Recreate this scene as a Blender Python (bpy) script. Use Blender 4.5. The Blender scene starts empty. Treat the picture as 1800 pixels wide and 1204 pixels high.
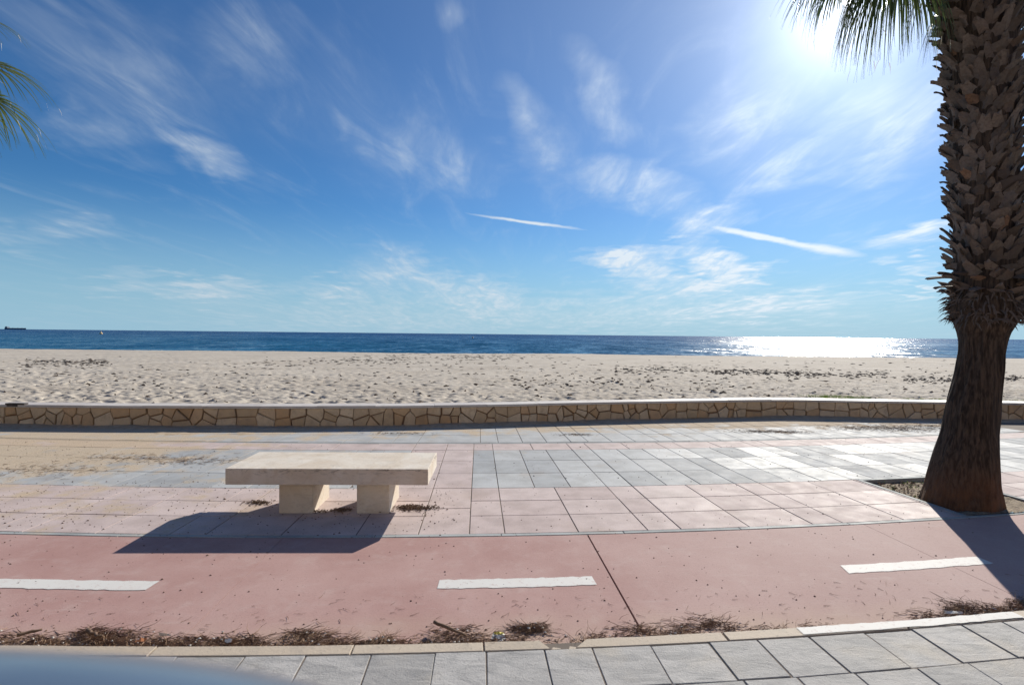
import bpy, bmesh, math, random
import numpy as np
from mathutils import Matrix, Vector
random.seed(7); rng = np.random.default_rng(7)
sc = bpy.context.scene
COL = sc.collection
R = math.radians

# ------------------------------------------------------------------ camera
FPX, CAM_H, PITCH, ROLL = 915.0, 1.62, R(0.9), R(0.59)      # focal length in photo pixels, eye height
cam_d = bpy.data.cameras.new('camera'); cam = bpy.data.objects.new('camera', cam_d); COL.objects.link(cam)
cam_d.sensor_width = 36; cam_d.sensor_fit = 'HORIZONTAL'; cam_d.lens = FPX * 36 / 1800
cam_d.clip_start = 0.02; cam_d.clip_end = 120000
CAM_R = Matrix.Rotation(math.pi / 2 - PITCH, 3, 'X') @ Matrix.Rotation(ROLL, 3, 'Z')
cam.matrix_world = Matrix.Translation((0, 0, CAM_H)) @ CAM_R.to_4x4()
cam_d.dof.use_dof = True; cam_d.dof.focus_distance = 8.0; cam_d.dof.aperture_fstop = 3.2
sc.camera = cam

def ray(x, y):                      # direction of a photo pixel, used once to read positions off the photograph
    return (CAM_R @ Vector(((x - 900) / FPX, -(y - 602) / FPX, -1))).normalized()
def ground(x, y, z=0.0):
    v = ray(x, y); t = (z - CAM_H) / v.z; return v.x * t, v.y * t
def at_depth(x, y, Y):
    v = ray(x, y); t = Y / v.y; return Vector((v.x * t, Y, CAM_H + v.z * t))

# ------------------------------------------------------------------ sun, sky, exposure
SUN_EL, SUN_AZ = R(28.3), R(32.28)          # azimuth measured from +Y (out to sea) towards +X
SUN_DIR = Vector((math.cos(SUN_EL) * math.sin(SUN_AZ), math.cos(SUN_EL) * math.cos(SUN_AZ), math.sin(SUN_EL)))
sun_d = bpy.data.lights.new('sun', 'SUN'); sun_o = bpy.data.objects.new('sun', sun_d); COL.objects.link(sun_o)
sun_d.energy = 4.8; sun_d.angle = R(0.53); sun_d.color = (1.0, 0.945, 0.84)
sun_o.rotation_euler = (-SUN_DIR).to_track_quat('-Z', 'Y').to_euler()
sc.view_settings.view_transform = 'Standard'; sc.view_settings.look = 'None'
sc.view_settings.gamma = 1; sc.view_settings.use_curve_mapping = False
sc.view_settings.exposure = 0.4
sc.cycles.use_denoising = True
sc.cycles.max_bounces = 6; sc.cycles.diffuse_bounces = 3; sc.cycles.glossy_bounces = 3
sc.cycles.transparent_max_bounces = 8; sc.cycles.caustics_reflective = False; sc.cycles.caustics_refractive = False

class NT:                            # small node-graph helper
    def __init__(s, tree): s.t = tree; s.n = tree.nodes; s.l = tree.links
    def new(s, typ, **kw):
        nd = s.n.new(typ)
        for k, v in kw.items(): setattr(nd, k, v)
        return nd
    def put(s, sock, v):
        if isinstance(v, bpy.types.NodeSocket): s.l.new(v, sock)
        else:
            try: sock.default_value = v
            except Exception: sock.default_value = (*v, 1.0)
    def m(s, op, a, b=0.0, c=None, clamp=False):
        nd = s.new('ShaderNodeMath', operation=op, use_clamp=clamp)
        s.put(nd.inputs[0], a); s.put(nd.inputs[1], b)
        if c is not None: s.put(nd.inputs[2], c)
        return nd.outputs[0]
    def vm(s, op, a, b=(0, 0, 0), scale=None):
        nd = s.new('ShaderNodeVectorMath', operation=op)
        s.put(nd.inputs[0], a); s.put(nd.inputs[1], b)
        if scale is not None: s.put(nd.inputs['Scale'], scale)
        return nd.outputs['Value' if op in ('DOT_PRODUCT', 'LENGTH', 'DISTANCE') else 'Vector']
    def ramp(s, v, a, b, lo=0.0, hi=1.0, smooth=True):
        nd = s.new('ShaderNodeMapRange', clamp=True); nd.interpolation_type = 'SMOOTHSTEP' if smooth else 'LINEAR'
        s.put(nd.inputs['Value'], v); s.put(nd.inputs['From Min'], a); s.put(nd.inputs['From Max'], b)
        s.put(nd.inputs['To Min'], lo); s.put(nd.inputs['To Max'], hi); return nd.outputs['Result']
    def noise(s, vec, scale, detail=4, rough=0.55, dist=0.0, col=False):
        nd = s.new('ShaderNodeTexNoise'); s.put(nd.inputs['Vector'], vec); s.put(nd.inputs['Scale'], scale)
        s.put(nd.inputs['Detail'], detail); s.put(nd.inputs['Roughness'], rough); s.put(nd.inputs['Distortion'], dist)
        return nd.outputs['Color' if col else 'Fac']
    def voro(s, vec, scale, feature='F1', out='Distance'):
        nd = s.new('ShaderNodeTexVoronoi', feature=feature); s.put(nd.inputs['Vector'], vec); s.put(nd.inputs['Scale'], scale)
        return nd.outputs[out]
    def mix(s, f, a, b, blend='MIX'):
        nd = s.new('ShaderNodeMix', data_type='RGBA', blend_type=blend)
        s.put(nd.inputs[0], f); s.put(nd.inputs[6], a); s.put(nd.inputs[7], b); return nd.outputs[2]
    def comb(s, x, y, z=0.0):
        nd = s.new('ShaderNodeCombineXYZ'); s.put(nd.inputs[0], x); s.put(nd.inputs[1], y); s.put(nd.inputs[2], z); return nd.outputs[0]
    def bump(s, h, strength=0.5, dist=0.01):
        nd = s.new('ShaderNodeBump'); s.put(nd.inputs['Height'], h); s.put(nd.inputs['Strength'], strength); s.put(nd.inputs['Distance'], dist)
        return nd.outputs[0]

world = bpy.data.worlds.new('World'); sc.world = world; world.use_nodes = True
def build_world():
    w = NT(world.node_tree); w.n.clear()
    out = w.new('ShaderNodeOutputWorld'); bg = w.new('ShaderNodeBackground'); w.l.new(bg.outputs[0], out.inputs[0])
    sky = w.new('ShaderNodeTexSky', sky_type='NISHITA'); sky.sun_disc = False
    sky.sun_elevation = SUN_EL; sky.sun_rotation = SUN_AZ
    sky.altitude = 0; sky.air_density = 1.0; sky.dust_density = 0.05; sky.ozone_density = 3.0
    tc = w.new('ShaderNodeTexCoord').outputs['Generated']
    sep = w.new('ShaderNodeSeparateXYZ'); w.l.new(tc, sep.inputs[0]); x, y, z = sep.outputs
    az = w.m('ARCTAN2', x, y); el = w.m('ARCSINE', z)
    # texture of thin cirrus on a high flat layer
    zz = w.m('ADD', w.m('MAXIMUM', z, 0.0), 0.09)
    lay = w.comb(w.m('DIVIDE', x, zz), w.m('DIVIDE', y, zz), 0.0)
    rot = w.new('ShaderNodeMapping'); w.l.new(lay, rot.inputs[0]); rot.inputs['Rotation'].default_value = (0, 0, R(-6)); rot.inputs['Scale'].default_value = (2.4, 0.75, 1)
    wisp = w.noise(rot.outputs[0], 1.6, 5, 0.62, 1.1)
    fine = w.noise(rot.outputs[0], 4.6, 4, 0.6, 0.8)
    warp = w.vm('SUBTRACT', w.noise(lay, 2.3, 2, 0.6, 0.0, True), (0.5, 0.5, 0.5))
    warp2 = w.vm('SUBTRACT', w.noise(lay, 9.0, 3, 0.6, 0.0, True), (0.5, 0.5, 0.5))
    p = w.vm('ADD', w.comb(az, el, 0.0), w.vm('ADD', w.vm('SCALE', warp, scale=0.10), w.vm('SCALE', warp2, scale=0.026)))
    p_fine = w.vm('ADD', w.comb(az, el, 0.0), w.vm('SCALE', warp2, scale=0.006))
    def ang(px, py):
        v = ray(px, py); return Vector((math.atan2(v.x, v.y), math.asin(v.z), 0))
    strokes = [  # x0, y0, x1, y1 (photo), half width, strength
        (-60, -10, 330, 190, 34, .42), (90, 195, 300, 255, 26, .5), (270, 240, 430, 300, 16, .7), (360, 45, 530, 70, 34, .42), (230, -20, 480, 270, 70, .16),
        (480, 100, 860, 330, 60, .2), (70, 395, 200, 412, 11, .5), (-60, 410, 100, 434, 10, .42), (170, 497, 460, 513, 11, .55), (540, 500, 640, 517, 10, .5),
        (610, 470, 760, 490, 26, .42), (720, 490, 920, 530, 24, .55), (300, 545, 1000, 560, 26, .32), (900, 545, 1560, 535, 24, .4), (995, 95, 1085, 195, 20, .34),
        (1075, 175, 1095, 255, 22, .28), (880, 160, 965, 245, 18, .32), (920, 235, 1010, 300, 36, .32), (640, 240, 860, 315, 30, .3), (1020, 310, 1250, 362, 24, .5),
        (1190, 408, 1310, 368, 20, .75), (1020, 462, 1180, 441, 13, .8), (1060, 462, 1210, 496, 17, .8), (1180, 440, 1345, 476, 13, .95), (1340, 476, 1180, 512, 11, .85),
        (1520, 440, 1760, 372, 11, .8), (1290, 320, 1480, 262, 22, .5), (1440, 270, 1680, 160, 46, .55), (1290, 130, 1330, 280, 60, .35), (1585, 470, 1665, 472, 7, .6),
        (1560, 516, 1690, 515, 3.5, .5), (1200, 552, 1520, 520, 10, .5), (760, 0, 810, 15, 18, .35), (590, 190, 596, 235, 9, .25)]
    trails = [(1255, 400, 1430, 434, 5, 1.0), (1390, 429, 1520, 449, 6.5, .7), (826, 376, 1024, 403, 2.6, .75)]
    tot = None
    for lst, pp, soft in ((strokes, p, 0.0), (trails, p_fine, 0.35)):
        for (x0, y0, x1, y1, hw, st) in lst:
            A, B = ang(x0, y0), ang(x1, y1); d = B - A; hw = hw / FPX * (1.3 if soft else 1.9)
            mp = w.new('ShaderNodeMapping', vector_type='TEXTURE'); w.l.new(pp, mp.inputs['Vector']); mp.inputs['Location'].default_value = (A + B) / 2
            mp.inputs['Rotation'].default_value = (0, 0, math.atan2(d.y, d.x)); mp.inputs['Scale'].default_value = (d.length * (.56 if soft else .66), hw, 1.0)
            gr = w.new('ShaderNodeTexGradient', gradient_type='SPHERICAL'); w.l.new(mp.outputs[0], gr.inputs[0])
            st *= 1.8 if soft else ((.62 if x1 < 870 else 1.05) if y0 < 430 else 1.35)
            tot = w.m('MULTIPLY', gr.outputs['Fac'], st) if tot is None else w.m('MULTIPLY_ADD', gr.outputs['Fac'], st, tot)
        if lst is strokes:
            tex = w.m('MULTIPLY', w.ramp(wisp, 0.30, 0.70, 0.35, 1.25), w.ramp(fine, 0.25, 0.75, 0.65, 1.2))
            tot = w.m('MULTIPLY', tot, tex)
    # the same faint cirrus everywhere on the dome
    veil = w.m('MULTIPLY', w.ramp(wisp, 0.46, 0.80, 0.0, 0.16), w.ramp(fine, 0.3, 0.75, 0.4, 1.0))
    tot = w.m('ADD', tot, veil)
    # thin haze towards the sea horizon
    tot = w.m('MULTIPLY', tot, w.ramp(z, -0.02, 0.01))
    cosang = w.vm('DOT_PRODUCT', tc, tuple(SUN_DIR)); a = w.m('ARCCOSINE', w.m('MINIMUM', cosang, 0.999999))
    # forward scattering round the sun in the thin cirrus
    glow = w.m('ADD', w.m('MULTIPLY', w.m('EXPONENT', w.m('MULTIPLY', a, -3.2)), GLOW1), w.m('MULTIPLY', w.m('EXPONENT', w.m('MULTIPLY', a, -16.0)), GLOW2))
    disc = w.m('MULTIPLY', w.m('LESS_THAN', a, R(0.27)), 120.0)
    hsv = w.new('ShaderNodeHueSaturation'); w.l.new(sky.outputs[0], hsv.inputs['Color']); hsv.inputs['Saturation'].default_value = SKY_SAT; hsv.inputs['Value'].default_value = SKY_VAL
    tint = w.mix(1.0, hsv.outputs[0], SKY_TINT, 'MULTIPLY')
    cl = w.vm('SCALE', (0.84, 0.95, 1.05), scale=w.m('ADD', CLOUD_L, w.m('MULTIPLY', w.m('EXPONENT', w.m('MULTIPLY', a, -3.0)), CLOUD_SUN)))
    tint = w.mix(w.ramp(el, 0.24, -0.02, 0.0, 0.92), tint, (4.9, 8.0, 10.3, 1))
    base = w.mix(w.m('MINIMUM', tot, 0.97), tint, cl)
    fin = w.vm('ADD', base, w.vm('SCALE', (0.96, 0.98, 1.0), scale=w.m('MULTIPLY', w.m('ADD', glow, disc), w.ramp(z, -0.02, 0.0))))
    w.l.new(fin, bg.inputs[0]); bg.inputs[1].default_value = SKY_STR
SKY_STR, SKY_SAT, SKY_VAL, SKY_TINT = 0.05, 1.1, 0.8, (0.60, 1.20, 1.66, 1)
CLOUD_L, CLOUD_SUN, GLOW1, GLOW2 = 10.5, 7.0, 6.5, 26.0
world.cycles.sampling_method = 'MANUAL'; world.cycles.sample_map_resolution = 512
build_world()

# ------------------------------------------------------------------ mesh helpers
def mesh_obj(name, verts, faces, mat=None, parent=None, smooth=False, **props):
    me = bpy.data.meshes.new(name)
    me.from_pydata([tuple(v) for v in verts] if not isinstance(verts, np.ndarray) else verts.tolist(), [], faces if isinstance(faces, list) else faces.tolist())
    if mat: me.materials.append(mat)
    if smooth: me.polygons.foreach_set('use_smooth', [True] * len(me.polygons))
    me.update()
    return link(name, me, parent, **props)
def link(name, me, parent=None, **props):
    o = bpy.data.objects.new(name, me); COL.objects.link(o)
    if parent: o.parent = parent
    for k, v in props.items(): o[k] = v
    return o
def grid_mesh(name, P, mat, parent=None, smooth=True, **props):     # P: rows x cols x 3 array
    r, c = P.shape[:2]
    V = P.reshape(-1, 3).astype(np.float32); i = np.arange((r - 1) * (c - 1)); a = (i // (c - 1)) * c + i % (c - 1)
    Fq = np.stack([a, a + 1, a + c + 1, a + c], 1).astype(np.int32)
    me = bpy.data.meshes.new(name); me.vertices.add(len(V)); me.vertices.foreach_set('co', V.ravel())
    me.loops.add(Fq.size); me.loops.foreach_set('vertex_index', Fq.ravel())
    me.polygons.add(len(Fq)); me.polygons.foreach_set('loop_start', np.arange(0, Fq.size, 4, dtype=np.int32)); me.polygons.foreach_set('loop_total', np.full(len(Fq), 4, np.int32))
    me.polygons.foreach_set('use_smooth', np.full(len(Fq), smooth)); me.materials.append(mat); me.update(calc_edges=True); me.validate()
    return link(name, me, parent, **props)
class MB:
    def __init__(s): s.v = []; s.f = []
    def add(s, verts, faces):
        o = len(s.v); s.v += [tuple(p) for p in verts]; s.f += [[o + i for i in f] for f in faces]
    def build(s, name, mat, parent=None, smooth=False, **props): return mesh_obj(name, s.v, s.f, mat, parent, smooth, **props)
def bevel_prism(poly, z0, z1, inset, drop=None, ztop=None):
    """polygon (counter-clockwise, list of xy) extruded z0..z1 with a chamfered top rim; ztop(x, y) tilts it"""
    n = len(poly); c = np.mean(poly, axis=0); drop = inset if drop is None else drop
    P = [Vector(p) for p in poly]; ins = []
    for i in range(n):
        a, b, d = P[i - 1], P[i], P[(i + 1) % n]
        e1 = (b - a).normalized(); e2 = (d - b).normalized(); n1 = Vector((-e1.y, e1.x)); n2 = Vector((-e2.y, e2.x))
        k = n1 + n2; k = k / max(k.dot(n1), 0.35); ins.append(b + k * inset)
    zt = (lambda x, y: z1) if ztop is None else ztop
    V = [(p.x, p.y, z0) for p in P] + [(p.x, p.y, zt(p.x, p.y) - drop) for p in P] + [(p.x, p.y, zt(p.x, p.y)) for p in ins]
    Fc = [[i, (i + 1) % n, n + (i + 1) % n, n + i] for i in range(n)] + [[n + i, n + (i + 1) % n, 2 * n + (i + 1) % n, 2 * n + i] for i in range(n)] + [list(range(2 * n, 3 * n))]
    return V, Fc
_lat = np.random.default_rng(3).random((256, 256))
def vnoise(x, y):
    xi = np.floor(x).astype(int); yi = np.floor(y).astype(int); fx = x - xi; fy = y - yi
    fx = fx * fx * (3 - 2 * fx); fy = fy * fy * (3 - 2 * fy); g = lambda i, j: _lat[i % 256, j % 256]
    return (g(xi, yi) * (1 - fx) + g(xi + 1, yi) * fx) * (1 - fy) + (g(xi, yi + 1) * (1 - fx) + g(xi + 1, yi + 1) * fx) * fy
def fbm(x, y, o=4):
    s = 0; a = .5
    for k in range(o): s = s + a * vnoise(x * 2 ** k + 17.3 * k, y * 2 ** k + 5.1 * k); a *= .5
    return s / (1 - .5 ** o)

# ------------------------------------------------------------------ materials
def material(name, fn):
    m = bpy.data.materials.new(name); m.use_nodes = True; n = NT(m.node_tree)
    b = n.n['Principled BSDF']; fn(n, b); return m
def wpos(n): return n.new('ShaderNodeNewGeometry').outputs['Position']
def opos(n): return n.new('ShaderNodeTexCoord').outputs['Object']
def orand(n): return n.new('ShaderNodeObjectInfo').outputs['Random']
def sand_dust(n, p, col, amount):
    """wind-blown sand lying on the paving: a patch at the left, a fringe by the beach wall, a little everywhere"""
    s = n.new('ShaderNodeSeparateXYZ'); n.l.new(p, s.inputs[0])
    patch = n.m('MULTIPLY', n.ramp(s.outputs[0], -2.2, -6.0), n.ramp(s.outputs[1], 5.1, 6.2))
    fringe = n.ramp(n.m('SUBTRACT', s.outputs[1], n.m('MULTIPLY', s.outputs[0], 0.13)), 7.6, 9.6)
    lowl = n.m('MULTIPLY', n.ramp(s.outputs[0], -.6, -4.0), 0.35)
    m = n.m('ADD', n.m('MAXIMUM', n.m('MAXIMUM', n.m('MULTIPLY', patch, .85), n.m('MULTIPLY', fringe, .95)), lowl), 0.10)
    k = n.m('MULTIPLY', n.ramp(n.noise(p, 2.2, 6, .65), n.m('SUBTRACT', 0.66, n.m('MULTIPLY', m, .42)), n.m('SUBTRACT', 0.86, n.m('MULTIPLY', m, .42))), amount)
    grit = n.ramp(n.noise(p, 60, 3, .7), .3, .7, .75, 1.15)
    return n.mix(k, col, n.vm('SCALE', (0.50, 0.39, 0.27), scale=grit)), k
def tile_mat(name, c1, c2, rlo, rhi, spec=0.5):
    def fn(n, b):
        p = wpos(n); r = orand(n)
        c = n.mix(r, c1, c2)
        c = n.mix(n.ramp(n.noise(p, 3.5, 6, .62), .35, .7), c, n.vm('MULTIPLY', c, (0.80, 0.79, 0.78)))
        c = n.mix(n.ramp(n.noise(p, 95, 3, .7), .45, .75, 0, .28), c, (0.16, 0.14, 0.13, 1))
        c = n.mix(n.ramp(n.noise(p, 1.3, 3), .58, .75, 0, .30), c, (0.36, 0.27, 0.20, 1))
        c, k = sand_dust(n, p, c, .85)
        n.put(b.inputs['Base Color'], c)
        rr = n.new('ShaderNodeMath', operation='FRACT'); n.put(rr.inputs[0], n.m('MULTIPLY', r, 7.31))
        rough = n.m('ADD', n.ramp(rr.outputs[0], 0, 1, rlo, rhi, False), n.ramp(n.noise(p, 6, 5), .3, .7, -.05, .07))
        n.put(b.inputs['Roughness'], n.m('ADD', rough, n.m('MULTIPLY', k, .3))); b.inputs['Specular IOR Level'].default_value = spec
        n.put(b.inputs['Normal'], n.bump(n.noise(p, 140, 4, .7), .25, .004))
    return material(name, fn)
M_PINK = tile_mat('pink paving concrete', (0.52, 0.42, 0.395, 1), (0.59, 0.49, 0.46, 1), .66, .82, .14)
M_GREY = tile_mat('grey paving concrete', (0.36, 0.37, 0.375, 1), (0.47, 0.475, 0.47, 1), .62, .80, .22)
M_EDGE = tile_mat('edging concrete', (0.36, 0.385, 0.38, 1), (0.42, 0.44, 0.43, 1), .68, .8, .15)
def _slate(n, b):
    p = wpos(n); r = orand(n)
    c = n.mix(r, (0.35, 0.335, 0.32, 1), (0.45, 0.43, 0.41, 1))
    mp = n.new('ShaderNodeMapping'); n.l.new(p, mp.inputs[0]); mp.inputs['Scale'].default_value = (2.5, 7, 4); mp.inputs['Rotation'].default_value = (0, 0, .5)
    st = n.noise(mp.outputs[0], 2.0, 6, .65, .8)
    c = n.mix(n.ramp(st, .38, .7, 0, .7), c, (0.23, 0.225, 0.22, 1))
    c = n.mix(n.ramp(n.noise(p, 2.1, 4), .52, .72, 0, .5), c, (0.46, 0.40, 0.32, 1))
    c = n.mix(n.ramp(n.noise(p, 70, 2), .62, .75, 0, .5), c, (0.10, 0.09, 0.08, 1))
    n.put(b.inputs['Base Color'], c); b.inputs['Roughness'].default_value = .7; b.inputs['Specular IOR Level'].default_value = .2
    n.put(b.inputs['Normal'], n.bump(n.m('ADD', n.m('MULTIPLY', st, 2.0), n.noise(p, 90, 4, .7)), .55, .006))
M_SLATE = material('riven grey slab', _slate)
def _path(n, b):
    p = wpos(n)
    s = n.new('ShaderNodeSeparateXYZ'); n.l.new(p, s.inputs[0])
    c = n.mix(n.ramp(n.noise(p, 1.1, 5, .6), .3, .7), (0.385, 0.225, 0.20, 1), (0.465, 0.305, 0.275, 1))
    c = n.mix(n.ramp(n.noise(p, 4.7, 5, .7), .48, .75, 0, .5), c, (0.50, 0.37, 0.335, 1))
    mp = n.new('ShaderNodeMapping'); n.l.new(p, mp.inputs[0]); mp.inputs['Scale'].default_value = (1.2, 9, 1); mp.inputs['Rotation'].default_value = (0, 0, -.1)
    c = n.mix(n.ramp(n.noise(mp.outputs[0], 1.7, 5, .7), .55, .8, 0, .35), c, (0.53, 0.44, 0.40, 1))
    # greyer along the right-hand stretch, sandy dust towards the kerb
    c = n.mix(n.m('MULTIPLY', n.ramp(s.outputs[0], -.5, 3.0), .42), c, (0.44, 0.345, 0.32, 1))
    dust = n.m('MULTIPLY', n.ramp(n.m('SUBTRACT', s.outputs[1], n.m('MULTIPLY', s.outputs[0], .07)), 3.15, 2.72), n.ramp(n.noise(p, 2.6, 5, .6), .3, .65, .25, .9))
    c = n.mix(dust, c, (0.47, 0.345, 0.265, 1))
    c = n.mix(n.ramp(n.noise(p, 75, 3, .75), .5, .8, 0, .35), c, (0.15, 0.09, 0.08, 1))
    n.put(b.inputs['Base Color'], c); b.inputs['Roughness'].default_value = .8; b.inputs['Specular IOR Level'].default_value = .15
    n.put(b.inputs['Normal'], n.bump(n.noise(p, 110, 4, .75), .35, .005))
M_PATH = material('red tinted concrete', _path)
def _paint(n, b):
    p = wpos(n)
    wear = n.ramp(n.noise(p, 34, 6, .8), .55, .64, 0, .7)
    c = n.mix(wear, (0.66, 0.64, 0.60, 1), (0.48, 0.36, 0.33, 1))
    c = n.mix(n.ramp(n.noise(p, 5, 4), .45, .75, 0, .3), c, (0.62, 0.55, 0.50, 1))
    n.put(b.inputs['Base Color'], c); b.inputs['Roughness'].default_value = .7; b.inputs['Specular IOR Level'].default_value = .25
M_PAINT = material('worn white road paint', _paint)
def _joint(n, b):
    p = wpos(n); n.put(b.inputs['Base Color'], n.mix(n.noise(p, 5, 4), (0.10, 0.085, 0.075, 1), (0.22, 0.17, 0.13, 1))); b.inputs['Roughness'].default_value = .95
M_JOINT = material('dirty joint mortar', _joint)
def _kerb(n, b):
    p = wpos(n); c = n.mix(orand(n), (0.43, 0.35, 0.265, 1), (0.50, 0.415, 0.32, 1))
    c = n.mix(n.ramp(n.noise(p, 8, 5, .65), .45, .75, 0, .55), c, (0.34, 0.29, 0.24, 1))
    c = n.mix(n.ramp(n.noise(p, 60, 3), .6, .75, 0, .5), c, (0.12, 0.10, 0.085, 1))
    n.put(b.inputs['Base Color'], c); b.inputs['Roughness'].default_value = .75; n.put(b.inputs['Normal'], n.bump(n.noise(p, 60, 5, .7), .5, .006))
M_KERB = material('beige kerb concrete', _kerb)
def _asph(n, b):
    p = wpos(n); n.put(b.inputs['Base Color'], n.mix(n.noise(p, 30, 4), (0.04, 0.04, 0.042, 1), (0.075, 0.073, 0.07, 1))); b.inputs['Roughness'].default_value = .85
M_ASPH = material('asphalt', _asph)
def _stone(n, b):
    p = wpos(n); r = orand(n)
    c = n.mix(r, (0.52, 0.37, 0.225, 1), (0.70, 0.55, 0.38, 1))
    r2 = n.new('ShaderNodeMath', operation='FRACT'); n.put(r2.inputs[0], n.m('MULTIPLY', r, 9.7))
    c = n.mix(n.ramp(r2.outputs[0], .5, 1.0, 0, .7), c, (0.55, 0.32, 0.15, 1))
    c = n.mix(n.ramp(n.noise(p, 9, 5, .65), .4, .75, 0, .6), c, (0.40, 0.28, 0.18, 1))
    c = n.mix(n.ramp(n.noise(p, 1.1, 3), .5, .7, 0, .45), c, (0.38, 0.24, 0.135, 1))
    n.put(b.inputs['Base Color'], c); b.inputs['Roughness'].default_value = .85
    n.put(b.inputs['Normal'], n.bump(n.noise(p, 22, 6, .65), .7, .02))
M_STONE = material('ochre rubble stone', _stone)
def _mortar(n, b):
    p = wpos(n); n.put(b.inputs['Base Color'], n.mix(n.noise(p, 7, 4), (0.16, 0.095, 0.055, 1), (0.30, 0.19, 0.115, 1))); b.inputs['Roughness'].default_value = .95
    n.put(b.inputs['Normal'], n.bump(n.noise(p, 70, 4, .7), .6, .01))
M_MORTAR = material('brown wall mortar', _mortar)
def _coping(n, b):
    p = wpos(n); c = n.mix(orand(n), (0.50, 0.45, 0.41, 1), (0.58, 0.53, 0.48, 1))
    c = n.mix(n.ramp(n.noise(p, 6, 5), .45, .75, 0, .4), c, (0.38, 0.32, 0.26, 1))
    n.put(b.inputs['Base Color'], c); b.inputs['Roughness'].default_value = .6; n.put(b.inputs['Normal'], n.bump(n.noise(p, 50, 5, .7), .3, .006))
M_COPING = material('pale coping stone', _coping)
def _bench(n, b):
    p = opos(n)
    nrm = n.new('ShaderNodeNewGeometry').outputs['Normal']; sp = n.new('ShaderNodeSeparateXYZ'); n.l.new(nrm, sp.inputs[0])
    c = n.mix(n.ramp(n.noise(p, 2.6, 6, .6, .6), .3, .7), (0.60, 0.505, 0.395, 1), (0.71, 0.645, 0.555, 1))
    c = n.mix(n.ramp(n.noise(p, 9, 6, .7, 1.0), .5, .75, 0, .5), c, (0.52, 0.39, 0.255, 1))
    mp = n.new('ShaderNodeMapping'); n.l.new(p, mp.inputs[0]); mp.inputs['Scale'].default_value = (1, 1, 3.2)
    lich = n.ramp(n.noise(mp.outputs[0], 7.5, 7, .72, 1.6), .49, .62)
    s2 = n.new('ShaderNodeSeparateXYZ'); n.l.new(p, s2.inputs[0])
    edge = n.ramp(s2.outputs[2], .37, .445, 0.12, .75)          # lichen grows along the slab's upper rim
    side = n.ramp(n.m('ABSOLUTE', sp.outputs[2]), .8, .3)
    c = n.mix(n.m('MULTIPLY', n.m('MULTIPLY', lich, edge), n.m('MAXIMUM', side, .16)), c, (0.09, 0.08, 0.07, 1))
    c = n.mix(n.ramp(n.voro(p, 70), .12, .05, 0, .5), c, (0.25, 0.19, 0.13, 1))
    n.put(b.inputs['Base Color'], c); b.inputs['Roughness'].default_value = .72
    n.put(b.inputs['Normal'], n.bump(n.m('ADD', n.noise(p, 45, 6, .7), n.m('MULTIPLY', n.ramp(n.voro(p, 70), .14, .04), -.8)), .4, .008))
M_BENCH = material('travertine', _bench)
def _sand(n, b):
    p = wpos(n)
    c = n.mix(n.ramp(n.noise(p, .35, 5, .6), .3, .7), (0.42, 0.365, 0.30, 1), (0.50, 0.445, 0.375, 1))
    c = n.mix(n.ramp(n.noise(p, 5.0, 5, .7), .52, .8, 0, .45), c, (0.27, 0.21, 0.15, 1))
    n.put(b.inputs['Base Color'], c); b.inputs['Roughness'].default_value = .95; b.inputs['Specular IOR Level'].default_value = .15
    n.put(b.inputs['Normal'], n.bump(n.m('ADD', n.noise(p, 4.0, 5, .65), n.m('MULTIPLY', n.noise(p, 30, 4, .7), .25)), .6, .035))
M_SAND = material('beach sand', _sand)
def _dust(n, b):
    p = wpos(n); c = n.mix(n.ramp(n.noise(p, 9, 5, .7), .35, .7), (0.50, 0.40, 0.29, 1), (0.40, 0.30, 0.20, 1))
    c = n.mix(n.ramp(n.noise(p, 45, 4, .75), .55, .75, 0, .6), c, (0.20, 0.13, 0.08, 1))
    n.put(b.inputs['Base Color'], c); b.inputs['Roughness'].default_value = .95; b.inputs['Specular IOR Level'].default_value = .15
    n.put(b.inputs['Normal'], n.bump(n.noise(p, 60, 5, .7), .6, .01))
M_DUST = material('drifted sand', _dust)
def _soil(n, b):
    p = wpos(n); c = n.mix(n.ramp(n.noise(p, 14, 5, .7), .35, .65), (0.16, 0.115, 0.075, 1), (0.36, 0.28, 0.19, 1))
    n.put(b.inputs['Base Color'], c); b.inputs['Roughness'].default_value = .95; n.put(b.inputs['Normal'], n.bump(n.noise(p, 40, 5, .7), .9, .02))
M_SOIL = material('dry soil', _soil)
def simple(name, c1, c2, rough=.8, scale=20, transl=0.0, spec=.4):
    def fn(n, b):
        n.put(b.inputs['Base Color'], n.mix(n.ramp(n.noise(wpos(n), scale, 4), .3, .7), (*c1, 1), (*c2, 1))); b.inputs['Roughness'].default_value = rough; b.inputs['Specular IOR Level'].default_value = spec
        if transl:
            t = n.new('ShaderNodeBsdfTranslucent'); n.put(t.inputs[0], n.mix(n.ramp(n.noise(wpos(n), scale, 4), .3, .7), (*[min(1, v * 1.6) for v in c1], 1), (*[min(1, v * 1.6) for v in c2], 1)))
            mx = n.new('ShaderNodeMixShader'); mx.inputs[0].default_value = transl; n.l.new(b.outputs[0], mx.inputs[1]); n.l.new(t.outputs[0], mx.inputs[2]); n.l.new(mx.outputs[0], n.n['Material Output'].inputs[0])
    return material(name, fn)
M_TWIG = simple('dry twigs', (0.15, 0.085, 0.05), (0.38, 0.25, 0.155), .85, 24)
M_SPECK = simple('dark litter', (0.10, 0.062, 0.04), (0.20, 0.125, 0.08), .9, 5)
M_SHELL = simple('bleached shell bits', (0.55, 0.50, 0.43), (0.72, 0.68, 0.62), .6, 15)
M_WRACK = simple('dry seaweed', (0.12, 0.085, 0.06), (0.25, 0.185, 0.135), .9, 2)
M_GRASS = simple('green weeds', (0.07, 0.12, 0.025), (0.13, 0.17, 0.04), .6, 8, .35)
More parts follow.
